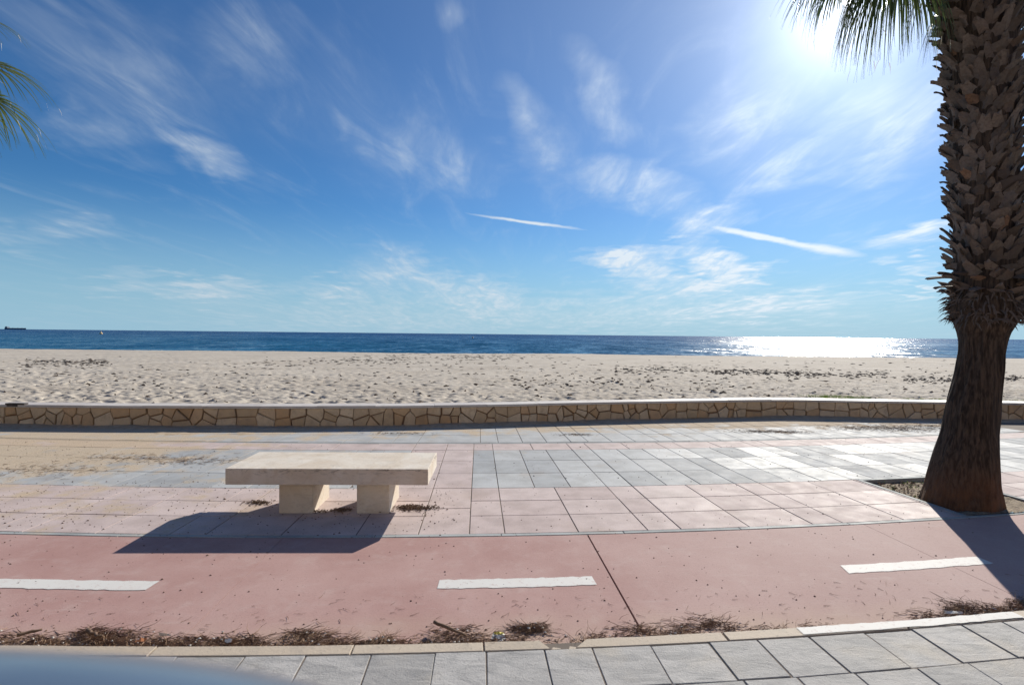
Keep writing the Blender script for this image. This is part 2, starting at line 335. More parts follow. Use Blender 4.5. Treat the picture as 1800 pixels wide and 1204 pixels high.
M_FROND = simple('palm leaf', (0.045, 0.075, 0.018), (0.085, 0.105, 0.03), .42, 6, .30)
M_DEAD = simple('bleached palm leaf tip', (0.48, 0.42, 0.32), (0.60, 0.55, 0.45), .6, 6, .3)
def _trunk(n, b):
    p = opos(n)
    mp = n.new('ShaderNodeMapping'); n.l.new(p, mp.inputs[0]); mp.inputs['Scale'].default_value = (1, 1, .09)
    cr = n.noise(mp.outputs[0], 42, 5, .65, .3)
    c = n.mix(n.ramp(cr, .35, .65), (0.030, 0.021, 0.016, 1), (0.105, 0.073, 0.053, 1))
    s = n.new('ShaderNodeSeparateXYZ'); n.l.new(p, s.inputs[0])
    c = n.mix(n.m('MULTIPLY', n.ramp(s.outputs[2], .55, .05), n.ramp(n.noise(p, 6, 4), .3, .7, .3, .9)), c, (0.16, 0.075, 0.038, 1))
    n.put(b.inputs['Base Color'], c); b.inputs['Roughness'].default_value = .9; b.inputs['Specular IOR Level'].default_value = .2
    n.put(b.inputs['Normal'], n.bump(cr, .9, .03))
M_TRUNK = material('fissured palm bark', _trunk)
def _boot(n, b):
    p = wpos(n); r = orand(n)
    c = n.mix(r, (0.10, 0.078, 0.066, 1), (0.23, 0.185, 0.155, 1))
    r2 = n.new('ShaderNodeMath', operation='FRACT'); n.put(r2.inputs[0], n.m('MULTIPLY', r, 13.7))
    c = n.mix(n.ramp(r2.outputs[0], .86, .99, 0, .6), c, (0.30, 0.165, 0.095, 1))
    c = n.mix(n.ramp(n.noise(p, 40, 4, .7), .4, .7, 0, .5), c, (0.09, 0.065, 0.05, 1))
    n.put(b.inputs['Base Color'], c); b.inputs['Roughness'].default_value = .85; b.inputs['Specular IOR Level'].default_value = .25; n.put(b.inputs['Normal'], n.bump(n.noise(p, 60, 4), .5, .01))
M_BOOT = material('dry leaf base', _boot)
def _sea(n, b):
    p = wpos(n); s = n.new('ShaderNodeSeparateXYZ'); n.l.new(p, s.inputs[0])
    def lay(sx, sy, amp, det=3):
        v = n.comb(n.m('MULTIPLY', s.outputs[0], sx), n.m('MULTIPLY', s.outputs[1], sy))
        return n.vm('SCALE', n.vm('SUBTRACT', n.noise(v, 1.0, det, .6, 0, True), (.5, .5, .5)), scale=amp)
    sl = n.vm('ADD', n.vm('ADD', lay(.9, .55, .72, 4), lay(.16, .05, .44, 3)), lay(.02, .006, .2, 2))
    sl = n.vm('ADD', n.vm('MULTIPLY', sl, (1.65, 1.0, 0.0)), (0.0, -.17, 0.0))     # from the shore one sees the wave sides that lean towards it
    nrm = n.vm('NORMALIZE', n.vm('ADD', sl, (0, 0, 1)))
    # shallow sandy bottom near the beach, deeper and bluer outwards, cloud-sized streaks of wind
    deep = n.ramp(n.m('LOGARITHM', n.m('MAXIMUM', s.outputs[1], 1.0), 10.0), 1.95, 3.3)
    c = n.mix(deep, (0.010, 0.105, 0.185, 1), (0.003, 0.032, 0.120, 1))
    v = n.comb(n.m('MULTIPLY', s.outputs[0], .004), n.m('MULTIPLY', s.outputs[1], .03))
    c = n.mix(n.ramp(n.noise(v, 1.0, 4, .6), .40, .65, 0, .5), c, (0.006, 0.065, 0.155, 1))
    n.put(b.inputs['Base Color'], c); b.inputs['Roughness'].default_value = .2; b.inputs['IOR'].default_value = 1.333
    b.inputs['Specular IOR Level'].default_value = .12
    n.put(b.inputs['Normal'], nrm)
M_SEA = material('sea water', _sea)

# ------------------------------------------------------------------ paving coordinates: rows follow the gentle bend of the promenade
def cv(v): return max(0.0155 - (v - 2.65) * 0.00125, 0.006)
def uv(u, v):
    X = u - (0.071 + 0.022 * u) * (v - 5.5)
    return X, v + 0.071 * X + cv(v) * X * X
WALL = [(-40, 9.0), (-16, 8.86), (-8.6, 8.76), (-5.7, 8.8), (-2.75, 9.0), (-.8, 9.3), (1.2, 9.75), (3.19, 10.17), (5.0, 10.5), (5.9, 10.58), (6.8, 10.52), (8.4, 10.47), (10.3, 10.42), (17, 10.3), (40, 10.2)]
def catmull(pts, n):
    P = [np.array(p, float) for p in pts]; out = []
    for i in range(len(P) - 1):
        p0 = P[max(i - 1, 0)]; p1 = P[i]; p2 = P[i + 1]; p3 = P[min(i + 2, len(P) - 1)]
        if i == 0 or i == len(P) - 2: out += [p1 + (p2 - p1) * t / n for t in range(n)]; continue
        for t in range(n):
            s = t / n; out.append(.5 * (2 * p1 + (p2 - p0) * s + (2 * p0 - 5 * p1 + 4 * p2 - p3) * s * s + (3 * p1 - p0 - 3 * p2 + p3) * s ** 3))
    return np.array(out + [P[-1]])
WP = catmull(WALL, 12)
WS = np.concatenate([[0], np.cumsum(np.hypot(*np.diff(WP, axis=0).T))])
def wall_y(x): return np.interp(x, WP[:, 0], WP[:, 1])
def wall_at(s):      # point on the wall's foot line and the direction along it
    p = np.array([np.interp(s, WS, WP[:, 0]), np.interp(s, WS, WP[:, 1])]); q = np.array([np.interp(s + .05, WS, WP[:, 0]), np.interp(s + .05, WS, WP[:, 1])])
    d = q - p; return p, d / np.hypot(*d)

# ------------------------------------------------------------------ ground sheets
def plane(name, x0, x1, y0, y1, z, mat, **k):
    return mesh_obj(name, [(x0, y0, z), (x1, y0, z), (x1, y1, z), (x0, y1, z)], [[0, 1, 2, 3]], mat, **k)
plane('road', -400, 400, -400, 1.75, -0.02, M_ASPH, kind='structure')
def strip(name, v0, v1, z0, z1, mat, u0=-14, u1=14, n=60, **k):
    P = np.zeros((2, n + 1, 3))
    for i in range(n + 1):
        u = u0 + (u1 - u0) * i / n
        for j, (v, z) in enumerate(((v0, z0), (v1, z1))): x, y = uv(u, v); P[j, i] = (x, y, z)
    return grid_mesh(name, P, mat, **k)
near_walk = strip('near_walkway', 1.55, 2.70, -.005, -.005, M_JOINT, kind='structure')
cycle = strip('cycle_path', 2.66, 4.20, -.046, -.014, M_JOINT, kind='structure')
# promenade bed reaches under the wall
PIT = (3.98, 5.02, 4.24, 5.47)          # tree pit in u, v
ub = sorted(list(np.linspace(-16, 16, 81)) + [PIT[0] - .03, PIT[1] + .03]); BV, BF = [], []
for u in ub:
    x, y = uv(u, 4.15); BV.append((x, y, -.005)); x, y = uv(u, PIT[2] - .03); BV.append((x, y, -.005)); x, y = uv(u, PIT[3] - .01); BV.append((x, y, -.005)); BV.append((u * 1.1, wall_y(u * 1.1) + .15, -.005))
for i in range(len(ub) - 1):
    for k in range(3):
        if k == 1 and PIT[0] - .031 < ub[i] and ub[i + 1] < PIT[1] + .031: continue
        BF.append([4 * i + k, 4 * i + 4 + k, 4 * i + 5 + k, 4 * i + 1 + k])
prom = mesh_obj('promenade', BV, BF, M_JOINT, kind='structure')

def visible(poly, m=.5): return any(abs(x) < .99 * y + m for x, y in poly)
def quad(u0, u1, v0, v1, gap=.0045): return [uv(u0 + gap, v0 + gap), uv(u1 - gap, v0 + gap), uv(u1 - gap, v1 - gap), uv(u0 + gap, v1 - gap)]
def slab(name, parent, mat, poly, z, th=.03, inset=.0016, tilt=.0008, zf=None, stuff=None):
    a, b2, dz = random.gauss(0, tilt), random.gauss(0, tilt), random.gauss(0, tilt); cx, cy = np.mean(poly, axis=0)
    f = zf or (lambda x, y: z)
    V, Fc = bevel_prism(poly, z - th, z, inset, None, lambda x, y: f(x, y) + dz + a * (x - cx) + b2 * (y - cy))
    if stuff is not None: stuff.add(V, Fc); return
    mesh_obj(name, V, Fc, mat, parent)

PINK_V = [4.215, 4.64, 5.055, 5.474]; GREY_V = [5.474, 6.056, 6.66, 7.2676]
def seq(start, widths, lim, sign=1):
    out = [start]; i = 0
    while abs(out[-1]) < lim: out.append(out[-1] + sign * widths[i % len(widths)]); i += 1
    return out
right_pink = seq(-.41, [.28, .59, .57], 9.5); right_grey = seq(-.41, [.28, .385, .385, .39], 9.5)
left_pink = [-.81, -1.29] + seq(-1.87, [.58, .28, .58], 9.5, -1); left_grey = [-1.29] + seq(-1.68, [.38, .39, .28, .39], 9.5, -1)
def row(us, v0, v1, mat, name='paving_tile', stuff=None, parent=None):
    us = sorted(us)
    for a, b2 in zip(us[:-1], us[1:]):
        po = quad(a, b2, v0, v1)
        if not visible(po): continue
        c = np.mean(po, axis=0)
        if c[1] > wall_y(c[0]) + .12: continue
        if PIT[0] - .04 < a + .001 and b2 < PIT[1] + .05 and v1 < 5.5: continue
        slab(name, parent or prom, mat, po, 0.0, stuff=stuff)
# the pit is framed by tiles cut to it
pit_right = [5.065, 5.40, 5.98, 6.55, 6.83, 7.4, 7.98, 8.26]
pink_right_cut = [u for u in right_pink if u < 3.92] + [3.945]
for i in range(3):
    row(pink_right_cut, PINK_V[i], PINK_V[i + 1], M_PINK); row(pit_right, PINK_V[i], PINK_V[i + 1], M_PINK)
    row(left_pink, PINK_V[i], PINK_V[i + 1], M_PINK)
for v0, v1 in ((4.215, 4.845), (4.845, 5.474)): row([-.81, -.41], v0, v1, M_PINK)
for i in range(3):
    row(right_grey, GREY_V[i], GREY_V[i + 1], M_GREY); row(left_grey, GREY_V[i], GREY_V[i + 1], M_GREY)
    row([-.81, -.41], GREY_V[i], GREY_V[i + 1], M_PINK); row([-1.29, -.81], GREY_V[i], GREY_V[i + 1], M_PINK)
far_p, far_g = MB(), MB()
row(sorted(set(right_pink + [-.81] + left_pink)), 7.2676, 7.70, M_PINK, stuff=far_p)
for v0 in (7.775, 8.36, 8.95, 9.54, 10.13, 10.72): row(sorted(set([u + .1 for u in right_grey] + left_grey)), v0, v0 + .585, M_GREY, stuff=far_g)
far_p.build('far_pink_paving', M_PINK, prom, kind='stuff'); far_g.build('far_grey_paving', M_GREY, prom, kind='stuff')
# narrow edging strips: along the cycle path, the channel line, round the tree pit
for a, b2 in [(-8 + .98 * i, -7.02 + .98 * i) for i in range(17)]:
    po = quad(a, b2, 4.165, 4.215, .003)
    if visible(po): slab('edging_strip', prom, M_EDGE, po, .0, th=.1, tilt=.0006)
    po = quad(a * 1.1, b2 * 1.1, 7.71, 7.765, .003)
    if visible(po): slab('channel_strip', prom, M_EDGE, po, -.002, tilt=.0006)
u0, u1, v0, v1 = PIT
for po in (quad(u0 - .035, u0 + .012, v0 - .022, v1 + .0, .002), quad(u1 - .005, u1 + .04, v0 - .022, v1, .002), quad(u0 - .035, u1 + .04, v1 - .05, v1 - .0, .002)):
    slab('pit_edging', prom, M_EDGE, po, .002, th=.1, tilt=.0002)

# near slabs, kerb, cycle path slabs
us = [-7.0]; widths = [.335, .28, .325, .265, .305, .34, .29]
start = [-.68, -.36, -.10, .20, .45, .76]
us_l = seq(-.68, [.325, .30, .335, .29], 5, -1); us_r = seq(.76, [.32, .27, .30, .33, .29], 6)
u_near = sorted(set(us_l + start + us_r))
for k, (v0, v1) in enumerate(((2.335, 2.643), (2.02, 2.335), (1.70, 2.02))):
    ofs = (0, .02, -.03)[k]
    for a, b2 in zip(u_near[:-1], u_near[1:]):
        # these slabs were laid square to the kerb: shift back the skew of the paving map
        sh = lambda u: u - (0.071 + 0.022 * u) * 2.9
        po = quad(sh(a + ofs), sh(b2 + ofs), v0, v1, .0032)
        po = [(x + random.uniform(-.003, .003), y + random.uniform(-.003, .003)) for x, y in po]
        if visible(po, .8): slab('paving_slab', near_walk, M_SLATE, po, 0.0, inset=.0025, tilt=.0014)
kerb = strip('kerb', 2.645, 2.722, -.012, -.02, M_JOINT, kind='structure', n=80)
def ku(x): return x - .16 * 1.0
def inv_u(X, v): return (X + .071 * (v - 5.5)) / (1 - .022 * (v - 5.5))
for a, b2 in ((-4.8, -3.8), (-3.8, -2.8), (-2.8, -1.80), (-1.80, -.80), (-.80, -.13), (-.13, .2), (.37, 1.17), (1.17, 2.23), (2.23, 3.25), (3.25, 4.2), (4.2, 5.2)):
    a2, b3 = inv_u(a, 2.68), inv_u(b2, 2.68)
    cuts = 5; V = []; nn = 0
    lo = [uv(a2 + .004 + (b3 - a2 - .008) * i / cuts, 2.6445) for i in range(cuts + 1)]; hi = [uv(a2 + .004 + (b3 - a2 - .008) * i / cuts, 2.724) for i in range(cuts + 1)]
    hi = [(x + random.uniform(-.002, .002), y + random.uniform(-.004, .003)) for x, y in hi]
    if b2 == .2: hi[-1] = (hi[-1][0] - .035, hi[-1][1]); lo[-1] = (lo[-1][0] + .02, lo[-1][1])       # broken ends beside the gap
    if a == .37: hi[0] = (hi[0][0] + .04, hi[0][1]); lo[0] = (lo[0][0] - .03, lo[0][1] + .0)
    slab('kerb_stone', kerb, M_KERB, lo + hi[::-1], .003, th=.06, inset=.003, tilt=.0008)
# two chips of the broken kerb stone
for (x, y, w, h) in ((.245, 2.677, .07, .02), (.33, 2.682, .06, .026)):
    slab('kerb_chip', kerb, M_KERB, [(x - w / 2, y - h), (x + w / 2, y - h * .7), (x + w * .4, y + h * .4), (x - w * .3, y + h * .8)], -.004, th=.04, inset=.008)
zpath = lambda x, y: -.030 + .028 * max(0, min(1, (y - .071 * x - .014 * x * x - 2.72) / 1.45))
joints = [-8.9, -6.53, -4.18, -1.83, .52, 2.90, 5.2, 7.6]
for i, (a, b2) in enumerate(zip(joints[:-1], joints[1:])):
    ga, gb = (.006 if abs(a - .52) < .01 else .002), (.006 if abs(b2 - .52) < .01 else .002)
    nu, nv = 16, 8; V = np.zeros((nv + 1, nu + 1, 3)); jit = [fbm(np.array([j * .9 + 3 * i]), np.array([2.2]))[0] * .02 - .01 for j in range(nv + 1)]
    for j in range(nv + 1):
        for q in range(nu + 1):
            x, y = uv(a + ga + (b2 - gb - a - ga) * q / nu, 2.728 + (4.160 - 2.728) * j / nv)
            V[j, q] = (x, y, zpath(x, y))
    # add a skirt so that the joint has depth
    V2 = np.concatenate([V[:1] - (0, 0, .03), V, V[-1:] - (0, 0, .03)], 0); V2 = np.concatenate([V2[:, :1] - (0, 0, .03), V2, V2[:, -1:] - (0, 0, .03)], 1)
    ob = grid_mesh('concrete_slab', V2, M_PATH, cycle, smooth=False)
def marking(x0, x1, v0, v1, z, parent, name, fray=.006, zf=None):
    nn = 24; V = []; a, b2 = inv_u(x0, v0), inv_u(x1, v0)
    for i in range(nn + 1):
        u = a + (b2 - a) * i / nn
        for v in (v0, v1):
            e = random.uniform(-fray, fray); x, y = uv(u + (random.uniform(-fray, fray) * 4 if i in (0, nn) else 0), v + e); V.append((x, y, (zf(x, y) if zf else 0) + z))
    mesh_obj(name, V, [[2 * i, 2 * i + 2, 2 * i + 3, 2 * i + 1] for i in range(nn)], M_PAINT, parent)
for x0, x1 in ((-6.2, -5.15), (-3.34, -2.30), (-.44, .56), (2.37, 3.55), (5.3, 6.3)): marking(x0, x1, 3.345, 3.462, .0025, cycle, 'lane_marking', zf=zpath)
marking(1.60, 2.985, 2.652, 2.720, .0068, kerb, 'painted_band', .004)

# ------------------------------------------------------------------ tree pit soil
def pit_patch():
    n1 = 40; P = np.zeros((n1, n1, 3))
    for i in range(n1):
        for j in range(n1):
            x, y = uv(PIT[0] - .02 + (PIT[1] + .03 - PIT[0]) * j / (n1 - 1), PIT[2] - .035 + (PIT[3] - PIT[2]) * i / (n1 - 1)); P[i, j] = (x, y, 0)
    P[:, :, 2] = -.085 + .05 * fbm(P[:, :, 0] * 5, P[:, :, 1] * 5) * 1.0 + .012 * vnoise(P[:, :, 0] * 40, P[:, :, 1] * 40)
    P[:, :, 2] += .05 * np.clip(1 - np.arange(n1)[:, None] / 22, 0, 1)
    P[:, :, 2] = np.minimum(P[:, :, 2], -.003)
    return P
# the bed under the pit: cut away by laying the soil as its own sheet above it
soil = grid_mesh('tree_pit_soil', pit_patch() + (0, 0, .012), M_SOIL, kind='structure')

# ------------------------------------------------------------------ stone wall
def clip(poly, p, nrm):
    out = []
    for i in range(len(poly)):
        a, b2 = poly[i], poly[(i + 1) % len(poly)]; da = (a[0] - p[0]) * nrm[0] + (a[1] - p[1]) * nrm[1]; db = (b2[0] - p[0]) * nrm[0] + (b2[1] - p[1]) * nrm[1]
        if da <= 0: out.append(a)
        if (da < 0) != (db < 0) and da != db: t = da / (da - db); out.append((a[0] + (b2[0] - a[0]) * t, a[1] + (b2[1] - a[1]) * t))
    return out
WALL_H, COP_T = .352, .042
sx = lambda X: np.interp(X, WP[:, 0], WS)
def build_wall():
    root = bpy.data.objects.new('stone_wall', None); COL.objects.link(root)
    root['label'] = 'low ochre rubble stone wall with pale coping between paving and beach'; root['category'] = 'wall'
    root.location = (0, 9.5, 0); off = Vector((0, -9.5, 0))
    s0, s1 = sx(-13.), sx(14.); top = WALL_H - COP_T
    V = []; N = 160
    for i in range(N + 1):
        p, d = wall_at(s0 + (s1 - s0) * i / N); nn = np.array([-d[1], d[0]])
        for (o, z) in ((.024, -.05), (.024, top), (.30, top), (.30, -.05)): q = p + nn * o; V.append((q[0], q[1] - 9.5, z))
    Fc = [[4 * i + k, 4 * i + 4 + k, 4 * i + 4 + (k + 1) % 4, 4 * i + (k + 1) % 4] for i in range(N) for k in range(3)]
    mesh_obj('mortar_core', V, Fc, M_MORTAR, root)
    seeds = []; s = s0
    while s < s1:
        w = random.uniform(.12, .36); k = random.random()
        if k < .60: seeds += [(s + random.uniform(-.07, .07), random.uniform(.05, .12)), (s + random.uniform(-.08, .08), random.uniform(.19, .27))]
        elif k < .80: seeds.append((s, random.uniform(.10, .2))); w *= .8
        else: seeds += [(s + random.uniform(-.07, .07), .05), (s + random.uniform(-.07, .07), .15), (s + random.uniform(-.08, .08), .26)]
        s += w
    for i, q in enumerate(seeds):
        poly = [(q[0] - .5, 0.004), (q[0] + .5, 0.004), (q[0] + .5, top - .004), (q[0] - .5, top - .004)]
        for r in seeds:
            if r is q or abs(r[0] - q[0]) > .8: continue
            d = (r[0] - q[0], r[1] - q[1]); L = math.hypot(*d)
            if L < 1e-3: continue
            g = random.choice((.003, .005, .008, .016)); mid = (q[0] + d[0] / 2 - d[0] / L * g, q[1] + d[1] / 2 - d[1] / L * g); poly = clip(poly, mid, (d[0] / L, d[1] / L))
            if len(poly) < 3: break
        if len(poly) < 3: continue
        cl = [poly[0]]
        for p in poly[1:]:
            if math.hypot(p[0] - cl[-1][0], p[1] - cl[-1][1]) > .012: cl.append(p)
        if math.hypot(cl[0][0] - cl[-1][0], cl[0][1] - cl[-1][1]) < .012: cl.pop()
        if len(cl) < 3: continue
        X = np.interp(q[0], WS, WP[:, 0])
        if abs(X) > .99 * 9.0 + 2.6: continue
        pr = random.uniform(.004, .020); Vp, Fp = bevel_prism(cl, 0, .024 + pr, .009, .008)
        out = []
        tl = random.uniform(-.03, .03), random.uniform(-.04, .04)
        for (a, z, dep) in Vp:
            p, d = wall_at(a); nn = np.array([-d[1], d[0]])
            dd = 0.026 - dep + ((a - q[0]) * tl[0] + (z - q[1]) * tl[1] if dep > 0 else 0); pp = p + nn * dd; out.append((pp[0], pp[1] - 9.5, z))
        mesh_obj('stone', out, Fp, M_STONE, root)
    s = s0; 
    while s < s1:
        e = s + random.uniform(.93, 1.02); m = 4; V = []; dz = random.gauss(0, .0015)
        for i in range(m + 1):
            p, d = wall_at(s + .002 + (e - s - .004) * i / m); nn = np.array([-d[1], d[0]])
            for (o, z) in ((-.028, top), (-.028, WALL_H - .006), (-.022, WALL_H), (.316, WALL_H), (.32, top)): q = p + nn * o; V.append((q[0], q[1] - 9.5, z + (dz if z > top else 0)))
        Fc = [[5 * i + k, 5 * i + 5 + k, 5 * i + 5 + (k + 1) % 5, 5 * i + (k + 1) % 5] for i in range(m) for k in range(5)] + [[0, 1, 2, 3, 4], [5 * m + 4, 5 * m + 3, 5 * m + 2, 5 * m + 1, 5 * m]]
        mesh_obj('coping_stone', V, Fc, M_COPING, root); s = e
    return root
build_wall()

# ------------------------------------------------------------------ beach
def beach_z(X, s):
    z = .318 - .93 * np.minimum(s, 50) / 50
    z = np.where(s > 50, z - 1.9 * np.clip((s - 50) / 22, 0, 1) ** 1.2, z)
    z = z + (fbm(X * .12 + 9, s * .16, 3) - .5) * .22 * np.clip(s / 8, 0, 1) * np.clip((56 - s) / 10, .2, 1)
    return z
def build_beach():
    nr = 420; nc = 900
    s = 9.0 * np.exp(np.linspace(0, math.log((75 + 9.) / 9.0), nr)) - 9.0
    t = np.linspace(-1, 1, nc); S, T = np.meshgrid(s, t, indexing='ij'); X = T * (14.5 + 1.32 * S)
    Z = beach_z(X, S) + (fbm(X * 1.3, S * 1.3, 4) - .5) * .03 + (fbm(X * 5, S * 5, 3) - .5) * .010
    # footprints and hollows
    Ns = 26000
    ss = 9 * np.exp(rng.random(Ns) ** 1.0 * math.log((52 + 9) / 9)) - 9; xx = (rng.random(Ns) * 2 - 1) * (10.5 + 1.12 * ss)
    ls = np.log((s + 9) / 9); dl = ls[1] - ls[0]
    for k in range(Ns):
        s_, x_ = ss[k], xx[k]; r = rng.uniform(.035, .085) * (1 + s_ * .02); e = rng.uniform(.6, 1.5); dep = rng.uniform(.014, .046) * (.7 + r * 4)
        R3 = 3 * r
        i0 = int(np.searchsorted(s, s_ - R3)); i1 = int(np.searchsorted(s, s_ + R3)) + 1
        if i0 >= nr: continue
        sub = slice(i0, min(i1, nr)); wdt = 14.5 + 1.32 * s_; j0 = max(0, int((x_ - R3 * 1.5) / wdt * nc / 2 + nc / 2) - 3); j1 = min(nc, int((x_ + R3 * 1.5) / wdt * nc / 2 + nc / 2) + 5)
        dx = (X[sub, j0:j1] - x_) / (r * e * 1.25); dy = (S[sub, j0:j1] - s_) / r; q = dx * dx + dy * dy
        Z[sub, j0:j1] += dep * (-np.exp(-q * 1.1) + .22 * np.exp(-(np.sqrt(q) - 1.7) ** 2 * 3))
    Z -= .05 * np.clip(1 - S / .3, 0, 1)
    Y = wall_y(X) + .20 + S
    P = np.stack([X, Y, Z], -1); 
    return grid_mesh('beach', P, M_SAND, kind='structure'), (X, S, Z)
beach, BZ = build_beach()
def sand_z(x, s): return float(beach_z(np.array([x]), np.array([s]))[0])

# ------------------------------------------------------------------ sea
SEA_Z = -2.0
plane('sea', -60000, 60000, 50, 60000, SEA_Z, M_SEA, kind='structure')

# ------------------------------------------------------------------ bench
def build_bench():
    # corners read from the photograph: front edge of the slab at about 4.48 m, 0.64 m deep
    root = bpy.data.objects.new('stone_bench', None); COL.objects.link(root)
    root['label'] = 'pale travertine slab bench on two block legs on the pink paving'; root['category'] = 'bench'
    ang = math.atan2(.045, 1.74); root.location = (-1.60, 4.83, 0); root.rotation_euler = (0, 0, ang)
    def rbox(name, x0, x1, y0, y1, z0, z1, bev=.008, seg=2, jit=0.0):
        bm = bmesh.new(); bmesh.ops.create_cube(bm, size=1)
        for v in bm.verts: v.co = ((x0 + x1) / 2 + v.co.x * (x1 - x0), (y0 + y1) / 2 + v.co.y * (y1 - y0), (z0 + z1) / 2 + v.co.z * (z1 - z0))
        bmesh.ops.bevel(bm, geom=bm.edges[:], offset=bev, segments=seg, affect='EDGES', profile=.6)
        me = bpy.data.meshes.new(name); bm.to_mesh(me); bm.free(); me.materials.append(M_BENCH)
        return link(name, me, root)
    rbox('seat_slab', -.872, .872, -.335, .305, .298, .438, .005)
    rbox('leg', -.475, -.175, -.185, .275, -.004, .2995, .006)
    rbox('leg', .215, .507, -.185, .275, -.004, .2995, .006)
    return root
build_bench()

# ------------------------------------------------------------------ palms
def ribbon(mb, pts, widths, side):
    n0 = len(pts); V = []
    for p, w in zip(pts, widths): V += [p - side * w / 2, p + side * w / 2]
    mb.add(V, [[2 * i, 2 * i + 1, 2 * i + 3, 2 * i + 2] for i in range(n0 - 1)])
def fan_leaf(hub, axis, L, nseg, rnd, droop=.5, spread=115, wid=.034):
    mb = MB(); tips = []
    axis = axis.normalized(); side = axis.cross(Vector((0, 0, 1)))
    side = side.normalized() if side.length > .1 else Vector((1, 0, 0)); up = side.cross(axis).normalized()
    for i in range(nseg):
        ph = R(spread) * (2 * (i + .5) / nseg - 1); d = axis * math.cos(ph) + side * math.sin(ph) + up * (.10 * math.cos(ph) + rnd.uniform(-.07, .07)); d.normalize()
        ll = L * (.72 + .28 * math.cos(ph)) * rnd.uniform(.88, 1.08); ns = 9; p = hub.copy(); pts = [p.copy()]; ws = [wid * .5]
        g = droop * rnd.uniform(.8, 1.25)
        for k in range(ns):
            f = (k + 1) / ns; p = p + d * (ll / ns); pts.append(p.copy()); ws.append(wid * (.5 + 1.7 * f if f < .35 else max(.06, 1.25 * (1 - f) ** .8)))
            if f > .22: d = (d + Vector((0, 0, -1)) * g * (.20 + .5 * f)).normalized()
        s2 = (pts[2] - pts[0]).cross(up); s2 = s2.normalized() if s2.length > 1e-4 else side
        ribbon(mb, pts[:-1], ws[:-1], s2)
        # split tip threads
        for q in (-1, 1):
            e = pts[-2] + s2 * q * .004; ribbon(mb, [e, pts[-1] + s2 * q * rnd.uniform(.004, .02)], [ws[-2] * .5, .0015], s2)
        if rnd.random() < .10:
            e = pts[-1]; f2 = (d + s2 * rnd.uniform(-.6, .6)).normalized(); tp = MB(); tips.append(tp); ribbon(tp, [e, e + f2 * .05, e + f2 * .08 + Vector((0, 0, -.03))], [.007, .006, .001], s2)
    return mb, tips
def petiole(mb, a, b2, bend=.25, w=.035):
    pts = []; d = b2 - a
    for k in range(9):
        t = k / 8; pts.append(a + d * t + Vector((0, 0, bend * math.sin(math.pi * t) * d.length * .35)))
    s = d.cross(Vector((0, 0, 1))).normalized(); u = s.cross(d).normalized()
    for j, (o, q) in enumerate(((s, u), (u, s))): ribbon(mb, pts, [w * (1.2 - .5 * k / 8) for k in range(9)], o if j == 0 else o * .5)
def boot_mesh(k, rnd):
    # a cut leaf base: wide foot, tapering ragged tip, curved outward; local z up, y outward
    W, Lh, T = rnd.uniform(.042, .070), rnd.uniform(.12, .22), rnd.uniform(.014, .024); mb = MB(); V = []
    cur = rnd.uniform(.05, .5); tw = rnd.uniform(-.5, .5); n1 = 4
    for i in range(n1 + 1):
        t = i / n1; w = W * (1 - .62 * t ** 1.2); y = Lh * (cur * t * t * .8 + .16 * t); z = Lh * t * (1 - .25 * cur * t); th = T * (1.2 - .6 * t); sk = tw * w * t
        rag = rnd.uniform(-.012, .018) if i == n1 else 0
        V += [(-w + sk, y + .012 * t, z + rag), (sk, y + th, z - rag), (w + sk, y + .012 * t, z + rnd.uniform(-.02, .02) * t), (sk, y - th * .8, z)]
    Fc = [[4 * i + j, 4 * i + (j + 1) % 4, 4 * i + 4 + (j + 1) % 4, 4 * i + 4 + j] for i in range(n1) for j in range(4)] + [[4 * n1, 4 * n1 + 1, 4 * n1 + 2, 4 * n1 + 3]]
    me = bpy.data.meshes.new('leaf_base'); me.from_pydata(V, [], Fc); me.materials.append(M_BOOT); me.update(); return me
PALM_Y = 5.15
prof = [(905, 1687, 122), (893, 1688, 116), (880, 1689, 112), (840, 1693, 101), (800, 1698, 90), (760, 1704, 79), (700, 1712.5, 71.5), (650, 1721.5, 65), (620, 1725, 61.5), (600, 1727.5, 65), (585, 1729, 71), (565, 1732, 86), (545, 1734.5, 104), (520, 1735, 98), (480, 1738, 96), (400, 1736, 95), (300, 1730, 92), (200, 1728, 96), (100, 1724, 98), (0, 1716, 104), (-100, 1710, 108)]
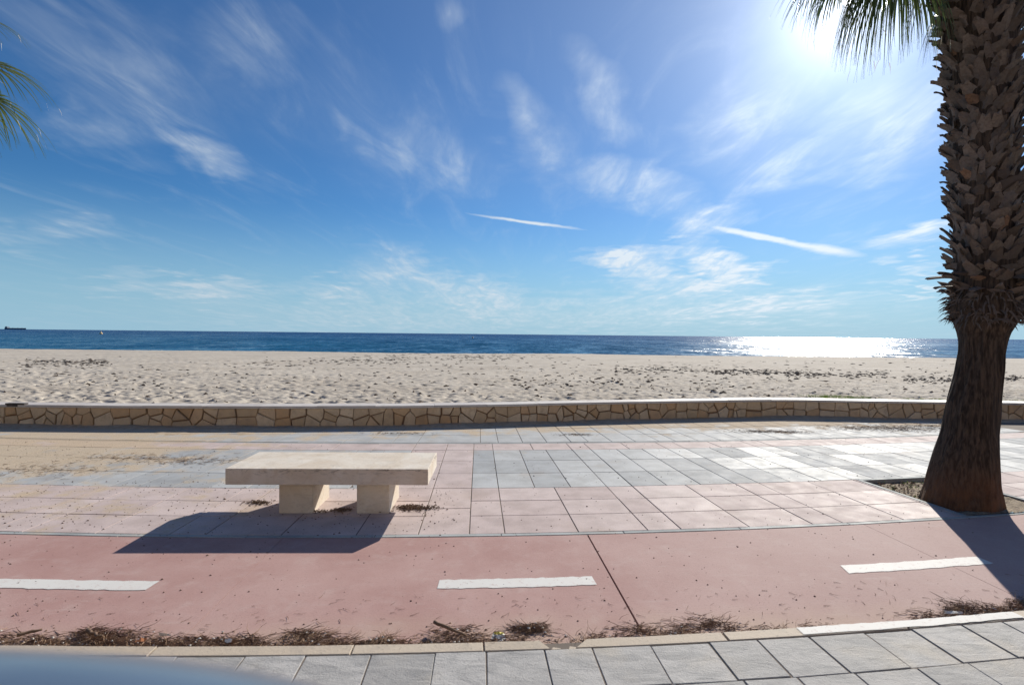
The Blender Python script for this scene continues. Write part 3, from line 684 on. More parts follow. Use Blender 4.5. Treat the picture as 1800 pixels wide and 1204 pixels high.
def palm(label, base, profile, seed, leaves, crown_h, lean_cx):
    rnd = random.Random(seed)
    root = bpy.data.objects.new('palm_tree', None); COL.objects.link(root); root.location = (base[0], base[1], 0); root['label'] = label; root['category'] = 'palm tree'; root['group'] = 'palms along the promenade'
    # trunk rings: (z, centre x, radius), relative to the base
    zs = np.array([p[0] for p in profile]); cs = np.array([p[1] for p in profile]) - base[0]; rs = np.array([p[2] for p in profile])
    zr = np.concatenate([np.linspace(-.06, 2.2, 76), np.linspace(2.25, crown_h, 30)]); nn = 96; P = np.zeros((len(zr), nn + 1, 3)); th = np.linspace(0, 2 * math.pi, nn + 1)
    for i, z in enumerate(zr):
        c = np.interp(z, zs, cs); r = np.interp(z, zs, rs); a = th.copy(); a[-1] = a[0]
        groove = (np.abs(vnoise(a / (2 * math.pi) * 64 % 64, np.full_like(a, z * 2.2 + 3)) - .5) * 2) * .016 + (vnoise(np.cos(a) * 2.2 + 5, np.sin(a) * 2.2 + z * 1.4) - .5) * .018
        fl = .05 * np.clip(.25 - z, 0, 1) * (np.sin(a * 9 + 1) * .5 + vnoise(np.cos(a) * 5 + 3, np.sin(a) * 5 + 9))
        rr = r - .008 + groove * (1 if z < 2 else .4) + fl; P[i, :, 0] = c + np.cos(a) * rr; P[i, :, 1] = np.sin(a) * rr; P[i, :, 2] = z
    grid_mesh('trunk', P, M_TRUNK, root)
    # leaf bases in a spiral; the ones turned to the promenade path are parts of their own, the rest one part
    meshes = [boot_mesh(k, rnd) for k in range(14)]; rest = MB(); cand = []
    z = 2.02; i = 0
    zend = crown_h - .1
    while z < zend:
        a = i * 2.39996; i += 1; z += .0042; cand.append((z + rnd.uniform(-.04, .04), a + rnd.uniform(-.2, .2)))
    single = []
    for (z, a) in cand:
        facing = math.sin(a) < .12 and z < 5.05
        single.append(facing and base[0] > 0)
    nsel = sum(single); keep = 295 / max(nsel, 1)
    for (z, a), f in zip(cand, single):
        if f and rnd.random() > keep and keep < 1: f = False
        c = float(np.interp(z, zs, cs)); r = float(np.interp(z, zs, rs)); me = rnd.choice(meshes); low = z < 2.3
        tilt = rnd.uniform(-.2, .45) + (rnd.uniform(.2, .9) if low else 0)
        M = Matrix.Translation((c + math.cos(a) * (r - .025), math.sin(a) * (r - .025), z)) @ Matrix.Rotation(a - math.pi / 2, 4, 'Z') @ Matrix.Rotation(-tilt, 4, 'X') @ Matrix.Rotation(rnd.gauss(0, .5), 4, 'Y') @ Matrix.Diagonal((rnd.uniform(.8, 1.25), 1, rnd.uniform(.75, 1.15), 1))
        if f: o = link('leaf_base', me, root); o.matrix_local = M
        else: rest.add([M @ v.co for v in me.vertices], [list(p.vertices) for p in me.polygons])
    rest.build('leaf_bases', M_BOOT, root, kind='stuff')
    # fibre fringe where the cleaned stem begins
    fr = MB()
    for k in range(420):
        a = rnd.uniform(0, 6.283); z = rnd.uniform(1.78, 2.12); c = float(np.interp(z, zs, cs)); r = float(np.interp(z, zs, rs)) - .01; o = Vector((math.cos(a), math.sin(a), 0)); p = Vector((c, 0, z)) + o * r
        d = (o * rnd.uniform(.25, 1.0) + Vector((rnd.uniform(-.7, .7), rnd.uniform(-.7, .7), rnd.uniform(-1.0, .3)))).normalized(); l = rnd.uniform(.04, .13); s = d.cross(o); s = s.normalized() if s.length > .01 else Vector((0, 0, 1))
        ribbon(fr, [p, p + d * l * .6, p + d * l + Vector((0, 0, -.03))], [.024, .016, .002], s)
    fr.build('fibre_collar', M_BOOT, root, kind='stuff')
    top = Vector((float(np.interp(crown_h, zs, cs)), 0, crown_h))
    for (hub, axis, L, droop, ns) in leaves:
        mb, tips = fan_leaf(hub, axis, L, ns, rnd, droop, 68 if axis.normalized().z < -.7 else 112, .022 if axis.normalized().z < -.7 else .03); petiole(mb, top + (hub - top).normalized() * .1, hub)
        o = mb.build('frond', M_FROND, root)
        for tp in tips: tp.build('dry_tip', M_DEAD, o)
    return root
def to_profile(pr, Y):
    out = []
    for (y, x, w) in pr:
        p = at_depth(x, y, Y); out.append((p.z, p.x, w / 2 / FPX * Y))
    return sorted(out)
pa = to_profile(prof, PALM_Y); pa += [(7.0, pa[-1][1] - .03, .30)]
base = (float(np.interp(0, [p[0] for p in pa], [p[1] for p in pa])), PALM_Y)
pr2 = random.Random(5); CR = 5.75
def hubat(px, py, Y): return at_depth(px, py, Y) - Vector((base[0], base[1], 0))
lv = []
for (px, py, Y, ax, L, dr, ns) in [
(1575, -85, 4.95, (-.12, -.05, -1), 1.12, .6, 60), (1530, -60, 5.1, (-.45, .1, -.9), .86, .7, 60), (1590, -75, 4.75, (.05, -.2, -1), .98, .6, 56), (1545, -95, 5.0, (-.2, 0, -1), 1.08, .6, 50),
    (1490, -50, 5.3, (-.85, .2, -.6), .72, .8, 54), (1655, 5, 5.35, (-.22, .1, -1), .62, .4, 34), (1640, -60, 5.2, (-.3, .1, -1), .80, .5, 40), (1790, -25, 5.2, (.4, 0, -.95), .52, .6, 40), (1850, -200, 4.9, (.8, -.2, -.5), 1.0, .6, 44), (1470, -85, 5.4, (-.8, .3, -.7), .8, .8, 50), (1545, -110, 5.35, (-.1, .1, -1), 1.15, .5, 60), (1580, -60, 5.2, (-.2, .1, -1), .95, .5, 60)]:
    lv.append((hubat(px, py, Y), Vector(ax), L, dr, ns))
for k in range(22):
    a = k * 2.4; up = -.15 + 1.5 * (k / 22); r = .95 * math.cos(min(up, 1.4)); c = Vector((float(np.interp(CR, [p[0] for p in pa], [p[1] for p in pa])) - base[0], 0, CR + .1))
    dv = Vector((math.cos(a) * math.cos(up), math.sin(a) * math.cos(up), math.sin(up))); lv.append((c + dv * 1.05 + Vector((0, 0, .18)), dv + Vector((0, 0, -.25)), .95, .42, 38))
palm('tall palm with shaggy cut leaf bases standing in the tree pit', base, pa, 11, lv, CR, 0)
# second palm, its crown just reaching in beside the wall
b2x, b2y = -6.75, 5.6; CR2 = 4.45
pb = [(-.1, b2x, .33), (.3, b2x, .27), (1.2, b2x, .2), (1.9, b2x, .19), (2.1, b2x, .28), (4.0, b2x, .27), (6, b2x, .25)]
lv2 = []
def hub2(px, py, Y): return at_depth(px, py, Y) - Vector((b2x, b2y, 0))
for (px, py, Y, ax, L, dr, ns) in [(-165, 160, 5.5, (1, 0, -.15), .90, .10, 50), (-170, 92, 5.3, (1, -.1, -.06), .74, .10, 44), (-100, 200, 5.8, (.55, .1, -.8), .62, .3, 40)]: lv2.append((hub2(px, py, Y), Vector(ax), L, dr, ns))
for k in range(20):
    a = 1.1 + k * (4.3 / 20) * 1.0; up = -.3 + 1.5 * ((k * 7 % 20) / 20); dv = Vector((math.cos(a) * math.cos(up), math.sin(a) * math.cos(up), math.sin(up)))
    lv2.append((Vector((0, 0, CR2 + .1)) + dv * .9 + Vector((0, 0, .15)), dv + Vector((0, 0, -.25)), .8, .4, 34))
palm('palm with bleached ragged frond tips standing apart from the tree pit', (b2x, b2y), pb, 23, lv2, CR2, 0)

# ------------------------------------------------------------------ ship and buoys
def boxv(mb, x0, x1, y0, y1, z0, z1):
    mb.add([(x0, y0, z0), (x1, y0, z0), (x1, y1, z0), (x0, y1, z0), (x0, y0, z1), (x1, y0, z1), (x1, y1, z1), (x0, y1, z1)], [[0, 3, 2, 1], [4, 5, 6, 7], [0, 1, 5, 4], [1, 2, 6, 5], [2, 3, 7, 6], [3, 0, 4, 7]])
def build_ship():
    D = 5200.; x0 = at_depth(9, 579, D).x; x1 = at_depth(46, 579, D).x; L = x1 - x0; s = D / FPX
    M_H = simple('haze blue ship hull', (0.05, 0.085, 0.14), (0.06, 0.10, 0.16), .6, .1); M_D = simple('ship superstructure', (0.16, 0.20, 0.25), (0.20, 0.24, 0.29), .6, .1)  # blue in both ship colours stands in for distance haze
    root = bpy.data.objects.new('cargo_ship', None); COL.objects.link(root); root.location = ((x0 + x1) / 2, D, SEA_Z); root['label'] = 'long dark cargo ship lying on the sea horizon'; root['category'] = 'ship'
    W = 16; mb = MB(); prof2 = [(-L / 2, 0.0), (-L / 2 + 4, .8), (-L * .40, 1), (L * .38, 1), (L * .46, .6), (L / 2, 0.02)]; hh = 2.4 * s
    lo = [(x * .97, W * w, -1) for x, w in prof2] + [(x * .97, -W * w, -1) for x, w in prof2[::-1]]; hi = [(x, W * w, hh * (1.12 if x > L * .4 else 1)) for x, w in prof2] + [(x, -W * w, hh * (1.12 if x > L * .4 else 1)) for x, w in prof2[::-1]]
    k = len(lo); mb.add(lo + hi, [[i, (i + 1) % k, k + (i + 1) % k, k + i] for i in range(k)] + [list(range(k, 2 * k))])
    h = mb.build('hull', M_H, root)
    mb = MB(); boxv(mb, -L * .46, -L * .34, -12, 12, hh, hh + 2.0 * s); boxv(mb, -L * .43, -L * .36, -14, 14, hh + 2.0 * s, hh + 2.6 * s); mb.build('bridge', M_D, root)
    mb = MB(); boxv(mb, -L * .45, -L * .42, -4, 4, hh + 2.6 * s, hh + 3.3 * s); mb.build('funnel', M_D, root)
    for fx in (-.12, .10, .30): mb = MB(); boxv(mb, L * fx - 1, L * fx + 1, -1, 1, hh, hh + 1.3 * s); mb.build('mast', M_D, root)
    mb = MB(); boxv(mb, -L * .30, L * .36, -10, 10, hh, hh + .25 * s); mb.build('hatch_covers', M_D, root)
build_ship()
def buoy(px, py, r, label):
    d = ray(px, py); t = (SEA_Z - CAM_H) / d.z; x, y = d.x * t, d.y * t; r = r / FPX * t
    M_Y = simple('buoy plastic', (0.75, 0.50, 0.22), (0.80, 0.56, 0.28), .4, 3)
    root = bpy.data.objects.new('buoy', None); COL.objects.link(root); root.location = (x, y, SEA_Z); root['label'] = label; root['category'] = 'buoy'; root['group'] = 'bathing zone buoys'
    bm = bmesh.new(); bmesh.ops.create_uvsphere(bm, u_segments=16, v_segments=10, radius=r)
    for v in bm.verts: v.co.z = v.co.z * .8 + r * .35
    me = bpy.data.meshes.new('float'); bm.to_mesh(me); bm.free(); me.materials.append(M_Y); link('float', me, root)
    bm = bmesh.new(); bmesh.ops.create_cone(bm, cap_ends=True, segments=12, radius1=r * .5, radius2=r * .16, depth=r * 1.1)
    for v in bm.verts: v.co.z += r * 1.55
    me = bpy.data.meshes.new('topmark'); bm.to_mesh(me); bm.free(); me.materials.append(M_Y); link('topmark', me, root)
buoy(177.5, 587.5, 2.0, 'small pale orange buoy on the blue water near the cargo ship'); buoy(831, 594.5, 1.4, 'tiny orange buoy out on the water far from the ship')

# ------------------------------------------------------------------ litter, drifted sand, seaweed, weeds
def twig(mb, p, d, l, w, rnd, lift=.3):
    s = Vector((-d.y, d.x, 0)).normalized(); u = Vector((0, 0, 1)); pts = []; q = p.copy(); dd = d.copy()
    for k in range(4):
        pts.append((q.copy(), w * (1 - .22 * k))); q += dd * (l / 3); dd = (dd + Vector((rnd.gauss(0, .28), rnd.gauss(0, .28), rnd.gauss(0, .12)))).normalized(); q.z = max(q.z, p.z * .25 if p.z > 0 else q.z)
    V = []
    for (c, ww) in pts: V += [c - s * ww / 2, c + s * ww / 2, c + u * ww * .8]
    mb.add(V, [[3 * k + j, 3 * k + (j + 1) % 3, 3 * k + 3 + (j + 1) % 3, 3 * k + 3 + j] for k in range(3) for j in range(3)])
def chip(mb, p, r, rnd, flat=.5):
    n1 = rnd.choice((4, 5)); a0 = rnd.uniform(0, 6.28); e = rnd.uniform(.45, 1)
    V = [(p[0] + math.cos(a0 + 6.283 * k / n1) * r, p[1] + math.sin(a0 + 6.283 * k / n1) * r * e, p[2] - .002) for k in range(n1)] + [(p[0], p[1], p[2] + r * flat)]
    mb.add(V, [[k, (k + 1) % n1, n1] for k in range(n1)])
def kerb_litter():
    rnd = random.Random(31); mb = MB(); sh = MB()
    piles = [(0, 330, 14, .5), (330, 720, 12, .6), (700, 1100, 8, .4), (0, 60, 30, .8), (40, 215, 44, 1.2), (130, 320, 44, 1.0), (330, 470, 42, .9), (400, 560, 30, .7), (470, 565, 42, .8), (560, 705, 40, 1.2), (740, 850, 38, 1.25), (855, 975, 44, 1.0), (1015, 1072, 15, 1.2), (1085, 1172, 38, 1.0), (1185, 1312, 30, .9), (1335, 1440, 18, .7), (1640, 1800, 36, 1.2), (-120, 0, 34, 1.0), (1800, 1900, 30, 1.)]
    def kerb_px(x): return 1132.6 if x < 600 else float(np.interp(x, [600, 957, 1200, 1402, 1594, 1800, 1950], [1132, 1125, 1116, 1103, 1090, 1075, 1062]))
    for (x0, x1, h, dens) in piles:
        A = ground(x0, kerb_px(x0)); B = ground(x1, kerb_px(x1)); wx = B[0] - A[0]
        cx = (x0 + x1) / 2; depth = ground(cx, kerb_px(cx) - h)[1] - ground(cx, kerb_px(cx))[1]
        ncl = max(2, int(wx / .10)); clumps = []
        for c in range(ncl):
            t = (c + rnd.random()) / ncl; e = max(.25, math.sin(math.pi * min(max(t, .08), .92)) ** .5)
            clumps.append((A[0] + wx * t, A[1] + (B[1] - A[1]) * t, depth * e * rnd.uniform(.05, .75), rnd.uniform(.03, .075), rnd.uniform(.25, 1.0) * e, rnd.gauss(.15, .45)))
        cnt = int(dens * 560 * wx * max(depth, .06) / .13)
        for k in range(cnt):
            cx_, yk, oy, rad, hh, ca = rnd.choice(clumps); x = cx_ + rnd.gauss(0, rad * 1.1); y = max(yk + .004, yk + oy + rnd.gauss(0, rad * .55)); hgt = .030 * hh * rnd.random() * math.exp(-((x - cx_) / rad) ** 2 * .5)
            z = zpath(x, y) + .003 + hgt; a = ca + rnd.gauss(0, .5); d = Vector((math.cos(a), math.sin(a), rnd.gauss(0, .12))).normalized()
            if rnd.random() < .5: d = -d
            twig(mb, Vector((x, y, z)), d, rnd.uniform(.03, .11), rnd.uniform(.0016, .0042), rnd)
            if rnd.random() < .12: chip(mb, (x, y, z), rnd.uniform(.004, .012), rnd)
            if rnd.random() < .035: chip(sh, (x, y, zpath(x, y) + .012 + hgt), rnd.uniform(.003, .010), rnd, .4)
    for k in range(420):        # stragglers on the path
        x = rnd.uniform(-3.2, 4.0); v = 2.75 + .5 * rnd.random() ** 2.2; xx, y = x, v + .071 * x + .0145 * x * x
        a = rnd.gauss(.1, .8); twig(mb, Vector((xx, y, zpath(xx, y) + .003)), Vector((math.cos(a), math.sin(a), .02)), rnd.uniform(.015, .06), rnd.uniform(.0015, .003), rnd)
    mb.build('leaf_litter', M_TWIG, kind='stuff', label='brown dry twigs and leaf litter blown against the kerb', category='leaf litter')
    sh.build('shell_litter', M_SHELL, kind='stuff', label='small bleached shell and wood bits among the kerb litter', category='shell bits')
kerb_litter()
def specks():
    rnd = random.Random(8); mb = MB(); mats = MB()
    for k in range(2000):
        v = rnd.uniform(2.74, 7.6); lx = -.98 * v; 
        x = lx + (rnd.random() ** 1.6) * 1.98 * v; y = v + .071 * x + .012 * x * x
        if rnd.random() < .35: x = rnd.uniform(-4.8, -.5); y = rnd.uniform(4.1, 5.6)
        z = zpath(x, y) if y - .071 * x - .012 * x * x < 4.17 else .0
        r = abs(rnd.gauss(0, .0035)) + .0022; chip(mb, (x, y, z + .002), r, rnd, .6)
    # clumps by the bench legs
    for (px, py, w, h, c) in ((725, 893, .19, .07, 420), (455, 884, .14, .05, 120), (600, 897, .10, .05, 120), (560, 900, .1, .03, 60), (675, 900, .06, .03, 60)):
        gx, gy = ground(px, py)
        for k in range(c):
            x, y = gx + rnd.gauss(0, w * .5), gy + rnd.gauss(0, h * .5); chip(mb, (x, y, .004 + .014 * rnd.random() * math.exp(-((x - gx) / w) ** 2)), rnd.uniform(.004, .011), rnd, .7)
            if rnd.random() < .4: a = rnd.uniform(0, 6.28); twig(mb, Vector((x, y, .008)), Vector((math.cos(a), math.sin(a), .1)), rnd.uniform(.02, .06), .003, rnd)
    # needle mats by the wall
    for (px, py, w, h, c) in ((1350, 759, .6, .16, 420), (1560, 753, 1.1, .34, 1100), (1650, 749, .8, .3, 420), (700, 762, .5, .1, 100), (1010, 764, .3, .1, 100), (250, 805, 1.0, .25, 260), (60, 826, .9, .3, 260), (330, 812, .6, .2, 160)):
        gx, gy = ground(px, py)
        for k in range(c):
            x, y = gx + rnd.gauss(0, w * .5), gy + rnd.gauss(0, h * .5)
            if y > wall_y(x) - .04: continue
            a = rnd.gauss(0, .7); twig(mats, Vector((x, y, .003 + .005 * rnd.random())), Vector((math.cos(a), math.sin(a), .03)), rnd.uniform(.03, .09), rnd.uniform(.002, .005), rnd)
    mb.build('scattered_litter', M_SPECK, kind='stuff', label='tiny dark specks and crumbs scattered over the paving', category='litter')
    mats.build('needle_mats', M_TWIG, kind='stuff', label='thin brown needle mats lying on the paving near the stone wall', category='needles')
specks()
def drift():
    # sand lying on the paving along the foot of the wall and in a patch to the left
    nu, nv = 620, 60; X = np.linspace(-12, 13, nu)[None, :].repeat(nv, 0); T = np.linspace(0, 1, nv)[:, None].repeat(nu, 1)
    Y = wall_y(X) + .02 - 1.25 * T
    h = (fbm(X * 1.1 + 3, Y * 2.2, 5) - .5) * .075 + (fbm(X * 9, Y * 9, 3) - .5) * .012 + .030 - .075 * T ** .6 
    h = np.minimum(h, .03); P = np.stack([X, Y, h], -1)
    grid_mesh('drifted_sand', P, M_DUST, kind='stuff', label='sand blown over the paving along the foot of the stone wall', category='sand')
drift()
def wrack():
    rnd = random.Random(77); mb = MB(); X, S, Z = BZ
    def put(x, s, l, w):
        z = sand_z(x, s) + .015; y = float(wall_y(x)) + .2 + s; a = rnd.gauss(0, .4); d = Vector((math.cos(a), math.sin(a), 0)); sd = Vector((-d.y, d.x, 0)); h = rnd.uniform(.012, .036); c = Vector((x, y, z - .004))
        mb.add([c - d * l, c - sd * w, c + d * l, c + sd * w, c + Vector((rnd.uniform(-.3, .3) * l, 0, h)), c + Vector((0, 0, -.06))], [[0, 1, 4], [1, 2, 4], [2, 3, 4], [3, 0, 4], [1, 0, 5], [2, 1, 5], [3, 2, 5], [0, 3, 5]])
    bands = [(60, 190, 632, 640, 150), (30, 200, 636, 648, 60), (550, 720, 628, 640, 80), (620, 900, 618, 640, 160), (780, 1000, 622, 634, 60), (1080, 1260, 644, 656, 130), (1250, 1420, 650, 660, 180), (1380, 1560, 655, 664, 160), (1590, 1680, 662, 674, 90), (1750, 1900, 662, 670, 80), (430, 560, 632, 650, 40), (0, 1800, 625, 700, 650), (900, 1300, 640, 690, 120), (250, 330, 648, 652, 10)]
    for (x0, x1, y0, y1, c) in bands:
        for k in range(c):
            px = rnd.uniform(x0, x1); t = (px - x0) / (x1 - x0); py = (y0 + y1) / 2 + rnd.gauss(0, (y1 - y0) * .30)
            d = ray(px, py)
            if d.z > -.03: continue
            lo, hi = 9., 70.
            for _ in range(24):
                m = (lo + hi) / 2; x = d.x / d.y * m; s = m - float(wall_y(x)) - .2
                if CAM_H + d.z / d.y * m > (sand_z(x, max(s, 0))): lo = m
                else: hi = m
            s = lo - float(wall_y(d.x / d.y * lo)) - .2
            if s < .35 or s > 51: continue
            f = lo / 25; put(d.x / d.y * lo, s, rnd.uniform(.04, .15) * max(f, .4), rnd.uniform(.015, .045) * max(f, .4))
    mb.build('seaweed_wrack', M_WRACK, kind='stuff', label='dark dry seaweed strewn in lines across the beach sand', category='seaweed')
wrack()
def blades(mb, x, y, z, rnd, n1, hgt, spread):
    for k in range(n1):
        a = rnd.uniform(0, 6.28); r = rnd.uniform(0, spread); p = Vector((x + math.cos(a) * r, y + math.sin(a) * r, z - .01)); d = Vector((rnd.gauss(0, .4), rnd.gauss(0, .4), 1)).normalized(); h = hgt * rnd.uniform(.5, 1.2); s = Vector((math.cos(a), math.sin(a), 0))
        ribbon(mb, [p, p + d * h * .6, p + d * h + Vector((d.x, d.y, -.2)) * h * .3], [.006, .005, .001], s)
def weeds():
    rnd = random.Random(12); mb = MB()
    for k in range(520):
        px = rnd.choice((rnd.gauss(1505, 26), rnd.gauss(1470, 22), rnd.uniform(1600, 1680), rnd.uniform(1760, 1850))); x = (px - 900) / FPX * 11.1; s = .25 + abs(rnd.gauss(0, .25)) + (.15 if px < 1560 else 0); blades(mb, x, float(wall_y(x)) + .2 + s, sand_z(x, s), rnd, 7, .06 if px < 1580 else .035, .06)
    mb.build('beach_grass', M_GRASS, kind='stuff', label='low green grass growing in the sand behind the wall', category='grass')
    mb = MB()
    for k in range(150):
        u = rnd.uniform(PIT[0] + .04, PIT[1] - .02); v = rnd.uniform(PIT[2] + .0, PIT[3] - .08)
        x, y = uv(u, v)
        if math.hypot(x - base[0], y - base[1]) < .31: continue
        if x < base[0] and rnd.random() < .9: continue
        blades(mb, x, y, -.035, rnd, 7, .042, .04)
    mb.build('pit_weeds', M_GRASS, kind='stuff', label='sparse green weeds growing in the tree pit soil', category='weeds')
    mb = MB(); 
    for k in range(700):
        x, y = uv(rnd.uniform(PIT[0] + .02, PIT[1] - .01), rnd.uniform(PIT[2] - .01, PIT[3] - .07)); chip(mb, (x, y, -.035 + .02 * rnd.random()), rnd.uniform(.005, .018), rnd, .6)
    mb.build('pit_debris', M_TWIG, kind='stuff', label='brown leaf crumbs covering the tree pit soil', category='leaf litter')
weeds()

# single pieces of litter by the kerb
def stick(px0, py0, px1, py1, w, label):
    A = ground(px0, py0, -.01); B = ground(px1, py1, -.01); a = Vector((A[0], A[1], 0)); b2 = Vector((B[0], B[1], 0)); mb = MB(); n1 = 7; V = []; rnd = random.Random(int(px0)); d = (b2 - a); s = Vector((-d.y, d.x, 0)).normalized()
    for k in range(n1 + 1):
        t = k / n1; c = a.lerp(b2, t) + s * rnd.gauss(0, w * .25) + Vector((0, 0, w * .45 + .012)); ww = w * (1 - .45 * t) * rnd.uniform(.85, 1.1)
        for q in range(6): an = q * math.pi / 3; V.append(c + s * math.cos(an) * ww / 2 + Vector((0, 0, math.sin(an) * ww / 2)))
    mb.add(V, [[6 * k + q, 6 * k + (q + 1) % 6, 6 * k + 6 + (q + 1) % 6, 6 * k + 6 + q] for k in range(n1) for q in range(6)] + [[5, 4, 3, 2, 1, 0], list(range(6 * n1, 6 * n1 + 6))])
    mb.v = [tuple(Vector(v) - Vector((a.x, a.y, -.02))) for v in mb.v]
    o = mb.build('stick', M_SPECK, None, smooth=True, label=label, category='stick'); o.location = (a.x, a.y, -.02)
stick(762, 1103, 820, 1126, .022, 'thick dark stick lying in twig litter beside the yellow wrapper')
stick(30, 1126, 74, 1116, .020, 'tapered dark stick lying on bare path by the kerb')
stick(152, 1117, 174, 1130, .022, 'short dark stick half buried in the broad twig pile')
def wrapper():
    gx, gy = ground(876, 1122, -.02); M_W = simple('white wrapper foil', (0.72, 0.72, 0.68), (0.80, 0.80, 0.78), .45, 30); M_YE = simple('yellow wrapper print', (0.70, 0.55, 0.08), (0.78, 0.62, 0.12), .45, 30)
    rnd = random.Random(2); nn = 9; P = np.zeros((nn, nn, 3))
    for i in range(nn):
        for j in range(nn): P[i, j] = ((j / 8 - .5) * .085 * (1 - .35 * i / 8) + rnd.gauss(0, .002), (i / 8 - .5) * .05, .006 + .022 * (i / 8) ** 1.3 + rnd.gauss(0, .0035))
    o = grid_mesh('wrapper', P, M_W, None, smooth=False, label='crumpled white wrapper with yellow rim standing against the kerb', category='wrapper'); o.location = (gx, gy, -.026); o.rotation_euler = (0, 0, .15)
    Q = P[6:, 1:].copy(); Q[:, :, 1] -= .0016; Q[:, :, 2] += .002; grid_mesh('yellow_print', Q, M_YE, o, smooth=False)
wrapper()
def flake(px, py, l, w, label, cat, mat, name):
    gx, gy = ground(px, py, -.01); rnd = random.Random(int(px)); nn = 5; P = np.zeros((3, nn, 3))
    for i in range(3):
        for j in range(nn): P[i, j] = ((j / (nn - 1) - .5) * l, (i - 1) * w / 2 * (1 - abs(j / (nn - 1) - .5)), .012 + rnd.gauss(0, .003) + .01 * (i == 1))
    o = grid_mesh(name, P, mat, None, smooth=False, label=label, category=cat); o.location = (gx, gy, zpath(gx, gy) + .012); o.rotation_euler = (0, 0, rnd.uniform(-.4, .6))
M_OR = simple('orange plastic', (0.55, 0.20, 0.08), (0.65, 0.28, 0.12), .5, 20); M_PAP = simple('weathered paper', (0.62, 0.60, 0.56), (0.72, 0.70, 0.66), .7, 20)
flake(248, 1127, .05, .022, 'orange plastic scrap lying in the twig litter', 'plastic scrap', M_OR, 'plastic_scrap')
flake(402, 1127, .035, .035, 'round white paper scrap lying in the twig litter', 'paper scrap', M_PAP, 'paper_scrap')
flake(1675, 1078, .11, .035, 'long grey paper scrap beside the white painted kerb', 'paper scrap', M_PAP, 'paper_scrap')
flake(290, 1118, .07, .008, 'pale bleached wood splinter on top of twig litter', 'splinter', M_SHELL, 'wood_splinter')
# dark board lying over the coping
def board():
    s = sx(-8.35); p, d = wall_at(s); mb = MB(); boxv(mb, -.16, .16, -.05, .03, 0, .022); boxv(mb, -.13, .05, -.056, -.049, -.03, .012)
    o = mb.build('dark_board', simple('blackened wood', (0.05, 0.04, 0.035), (0.09, 0.07, 0.06), .8, 20), None, label='short blackened board lying over the edge of the wall coping', category='board'); o.location = (p[0], p[1] + .02, WALL_H); o.rotation_euler = (0, 0, math.atan2(d[1], d[0]))
board()

# ------------------------------------------------------------------ unseen terrace of houses, added behind the camera to bounce warm light
def build_bounce_terrace():
    walls = [('cream', (0.62, 0.53, 0.40)), ('white', (0.68, 0.64, 0.57)), ('ochre', (0.58, 0.44, 0.27)), ('pale pink', (0.62, 0.49, 0.41)), ('sand coloured', (0.60, 0.50, 0.37)), ('ivory', (0.66, 0.59, 0.47))]
    glass = simple('house window glass', (0.03, 0.035, 0.04), (0.04, 0.045, 0.05), .1, 1); frame = simple('house window frame', (0.45, 0.30, 0.18), (0.5, 0.34, 0.2), .6, 3); roof = simple('roof tile clay', (0.34, 0.15, 0.09), (0.42, 0.2, 0.12), .8, 3); rail = simple('iron railing', (0.04, 0.04, 0.045), (0.05, 0.05, 0.055), .5, 3)
    for k, (nm, c) in enumerate(walls):
        root = bpy.data.objects.new('bounce_terrace_house', None); COL.objects.link(root); root.location = (-33 + 11 * k + 5.5, -15, 0); hgt = 9.2 + .5 * (k % 3)
        root['label'] = '%s rendered three storey house, unseen, added to bounce warm light onto shaded faces' % nm; root['category'] = 'house'; root['group'] = 'unseen houses added for warm bounce light'
        mt = simple('render ' + nm, c, tuple(v * .92 for v in c), .85, 1.2); W = 5.48
        mb = MB(); boxv(mb, -W, W, -9, 0, -.1, hgt); mb.build('wall', mt, root)
        mb = MB(); mb.add([(-W, .4, hgt), (W, .4, hgt), (W, -9.3, hgt), (-W, -9.3, hgt), (-W, -4.5, hgt + 1.6), (W, -4.5, hgt + 1.6)], [[0, 1, 5, 4], [2, 3, 4, 5], [1, 2, 5], [3, 0, 4]]); mb.build('roof', roof, root)
        for fl in range(3):
            for x in (-3.6, -1.2, 1.2, 3.6):
                z = .95 + 3.0 * fl; door = fl == 0 and x == 1.2; z0, z1 = (0.0, 2.2) if door else (z, z + 1.45)
                mb = MB(); boxv(mb, x - .52, x + .52, .003, .05, z0, z1); f = mb.build('door' if door else 'window', frame, root)
                mb = MB(); boxv(mb, x - .43, x + .43, .03, .056, z0 + .09, z1 - .09); mb.build('pane', glass, f)
        for fl in (1, 2):
            mb = MB(); boxv(mb, -2.2, 2.2, .003, .9, 3.0 * fl + .55, 3.0 * fl + .70); b3 = mb.build('balcony', mt, root)
            mb = MB(); boxv(mb, -2.2, 2.2, .85, .89, 3.0 * fl + 1.55, 3.0 * fl + 1.6)
            for q in range(23): boxv(mb, -2.2 + q * .2 - .01, -2.2 + q * .2 + .01, .86, .88, 3.0 * fl + .7, 3.0 * fl + 1.55)
            mb.build('railing', rail, b3)
build_bounce_terrace()

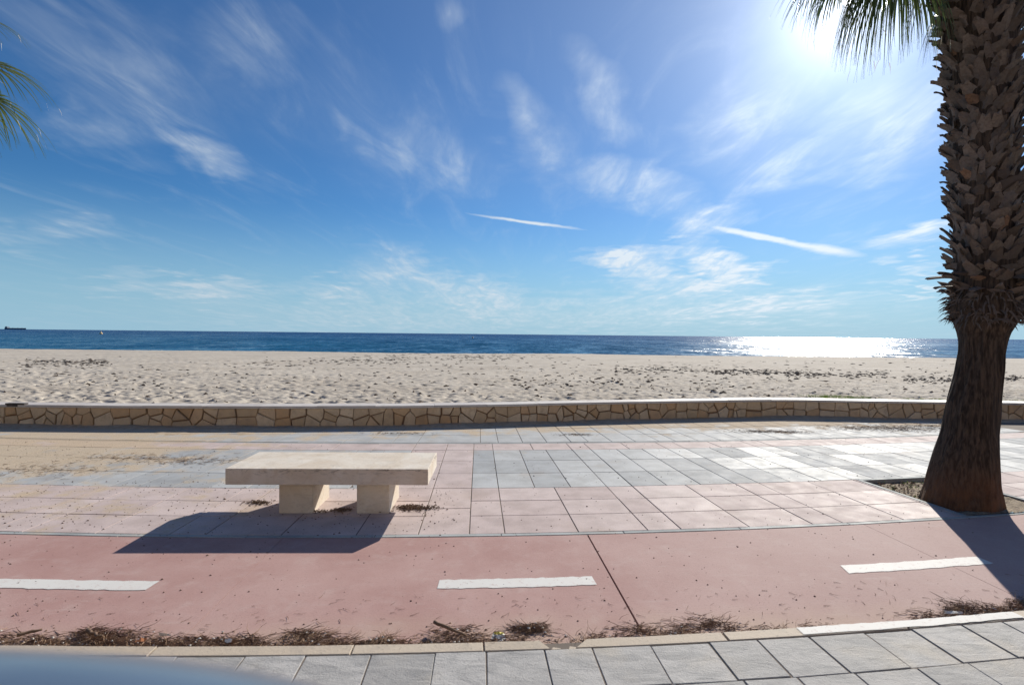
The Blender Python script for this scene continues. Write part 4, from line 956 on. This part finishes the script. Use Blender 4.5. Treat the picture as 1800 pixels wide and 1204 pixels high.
# ------------------------------------------------------------------ parked car: only the rear corner of its roof reaches into the photograph
def build_car():
    def paint(n, b):
        b.inputs['Base Color'].default_value = (0.14, 0.175, 0.225, 1); b.inputs['Metallic'].default_value = .35; b.inputs['Roughness'].default_value = .38; b.inputs['Coat Weight'].default_value = .6; b.inputs['Coat Roughness'].default_value = .08
    M_P = material('silver blue car paint', paint); M_G = simple('dark car glass', (0.012, 0.014, 0.016), (0.015, 0.017, 0.02), .06, 1); M_T = simple('tyre rubber', (0.02, 0.02, 0.02), (0.03, 0.03, 0.03), .8, 20)
    M_RIM = simple('alloy rim', (0.45, 0.45, 0.46), (0.5, 0.5, 0.5), .35, 5); M_L = simple('red lamp plastic', (0.30, 0.015, 0.012), (0.36, 0.02, 0.015), .2, 5); M_PL = simple('white plate', (0.7, 0.7, 0.68), (0.75, 0.75, 0.73), .4, 5); M_B = simple('black trim', (0.02, 0.02, 0.02), (0.025, 0.025, 0.025), .6, 5)
    root = bpy.data.objects.new('parked_car', None); COL.objects.link(root); xc = -.43; root.location = (xc, .012, -.009); root['label'] = 'silver blue hatchback parked with its tail towards the promenade'; root['category'] = 'car'
    ZR = 1.468; nA = 72
    # rings: z, half width, rear y, front y, exponent
    rings = [(.22, .78, .36, -3.45, 5), (.30, .84, .43, -3.55, 5), (.45, .865, .455, -3.62, 5), (.62, .87, .45, -3.60, 5), (.78, .86, .43, -3.5, 5), (.90, .845, .40, -3.30, 4.6), (.955, .83, .39, -2.95, 4.4), (.97, .82, .385, -2.55, 4.2), (1.06, .80, .37, -2.35, 4.2), (1.18, .765, .35, -2.08, 4.1), (1.30, .73, .325, -1.82, 4.0), (1.36, .705, .31, -1.68, 4.0), (1.40, .685, .298, -1.55, 4), (1.425, .66, .285, -1.42, 4), (1.445, .61, .262, -1.25, 4), (1.458, .52, .215, -1.05, 3.6), (1.4655, .36, .10, -.85, 3), (ZR, .12, -.3, -.6, 2.4)]
    def pt(ring, a):
        z, hw, yr, yf, e = ring; c, s = math.cos(a), math.sin(a); x = hw * math.copysign(abs(c) ** (2 / e), c); ym = -1.2 if z < 1.46 else (yr + yf) / 2; y = (yr - ym) * abs(s) ** (2 / e) if s >= 0 else (yf - ym) * abs(s) ** (2 / e); return Vector((x, ym + y, z + .02))
    P = np.array([[pt(r, 2 * math.pi * k / nA) for k in range(nA + 1)] for r in rings]); V = P.reshape(-1, 3); o = grid_mesh('body', P, M_P, root)
    cap = [pt(rings[-1], 2 * math.pi * k / nA) for k in range(nA)]; mesh_obj('roof_panel', cap, [list(range(nA))], M_P, root, True)
    sub = o.modifiers.new('s', 'SUBSURF'); sub.levels = 2; sub.render_levels = 2
    def patch(name, r0, r1, a0, a1, mat, off=.006, parent=root):
        rs = [r for r in rings if r0 - 1e-6 <= r[0] <= r1 + 1e-6]; Q = np.zeros((len(rs), 15, 3))
        for i, r in enumerate(rs):
            for j in range(15):
                q = pt(r, R(a0 + (a1 - a0) * j / 14)); c = Vector((0, -1.2, q.z)); dd = (q - c); dd.z = 0; Q[i, j] = q + dd.normalized() * off
        return grid_mesh(name, Q, mat, parent)
    patch('rear_window', 1.06, 1.36, 42, 138, M_G); patch('windscreen', 1.06, 1.36, 222, 318, M_G); patch('side_window', 1.06, 1.36, -34, 33, M_G); patch('side_window', 1.06, 1.36, 147, 214, M_G)
    patch('tail_lamp', .78, .955, 36, 44, M_L); patch('tail_lamp', .78, .955, 136, 144, M_L); patch('number_plate', .62, .78, 80, 100, M_PL, .01); patch('bumper', .30, .45, 30, 150, M_B, .012)
    for sx_ in (-1, 1):
        for wy in (-.35, -2.85):
            w = bpy.data.objects.new('wheel', None); COL.objects.link(w); w.parent = root; w.location = (sx_ * .80, wy, .31)
            for nm, r, wd, mt in (('tyre', .31, .20, M_T), ('rim', .20, .215, M_RIM)):
                bm = bmesh.new(); bmesh.ops.create_cone(bm, cap_ends=True, segments=32, radius1=r, radius2=r, depth=wd); bmesh.ops.rotate(bm, verts=bm.verts, matrix=Matrix.Rotation(math.pi / 2, 3, 'Y')); bmesh.ops.bevel(bm, geom=[e for e in bm.edges if e.calc_length() > .01 and len(e.link_faces) == 2 and any(len(f.verts) > 4 for f in e.link_faces)], offset=.02, segments=2, affect='EDGES')
                me = bpy.data.meshes.new(nm); bm.to_mesh(me); bm.free(); me.materials.append(mt); link(nm, me, w)
build_car()
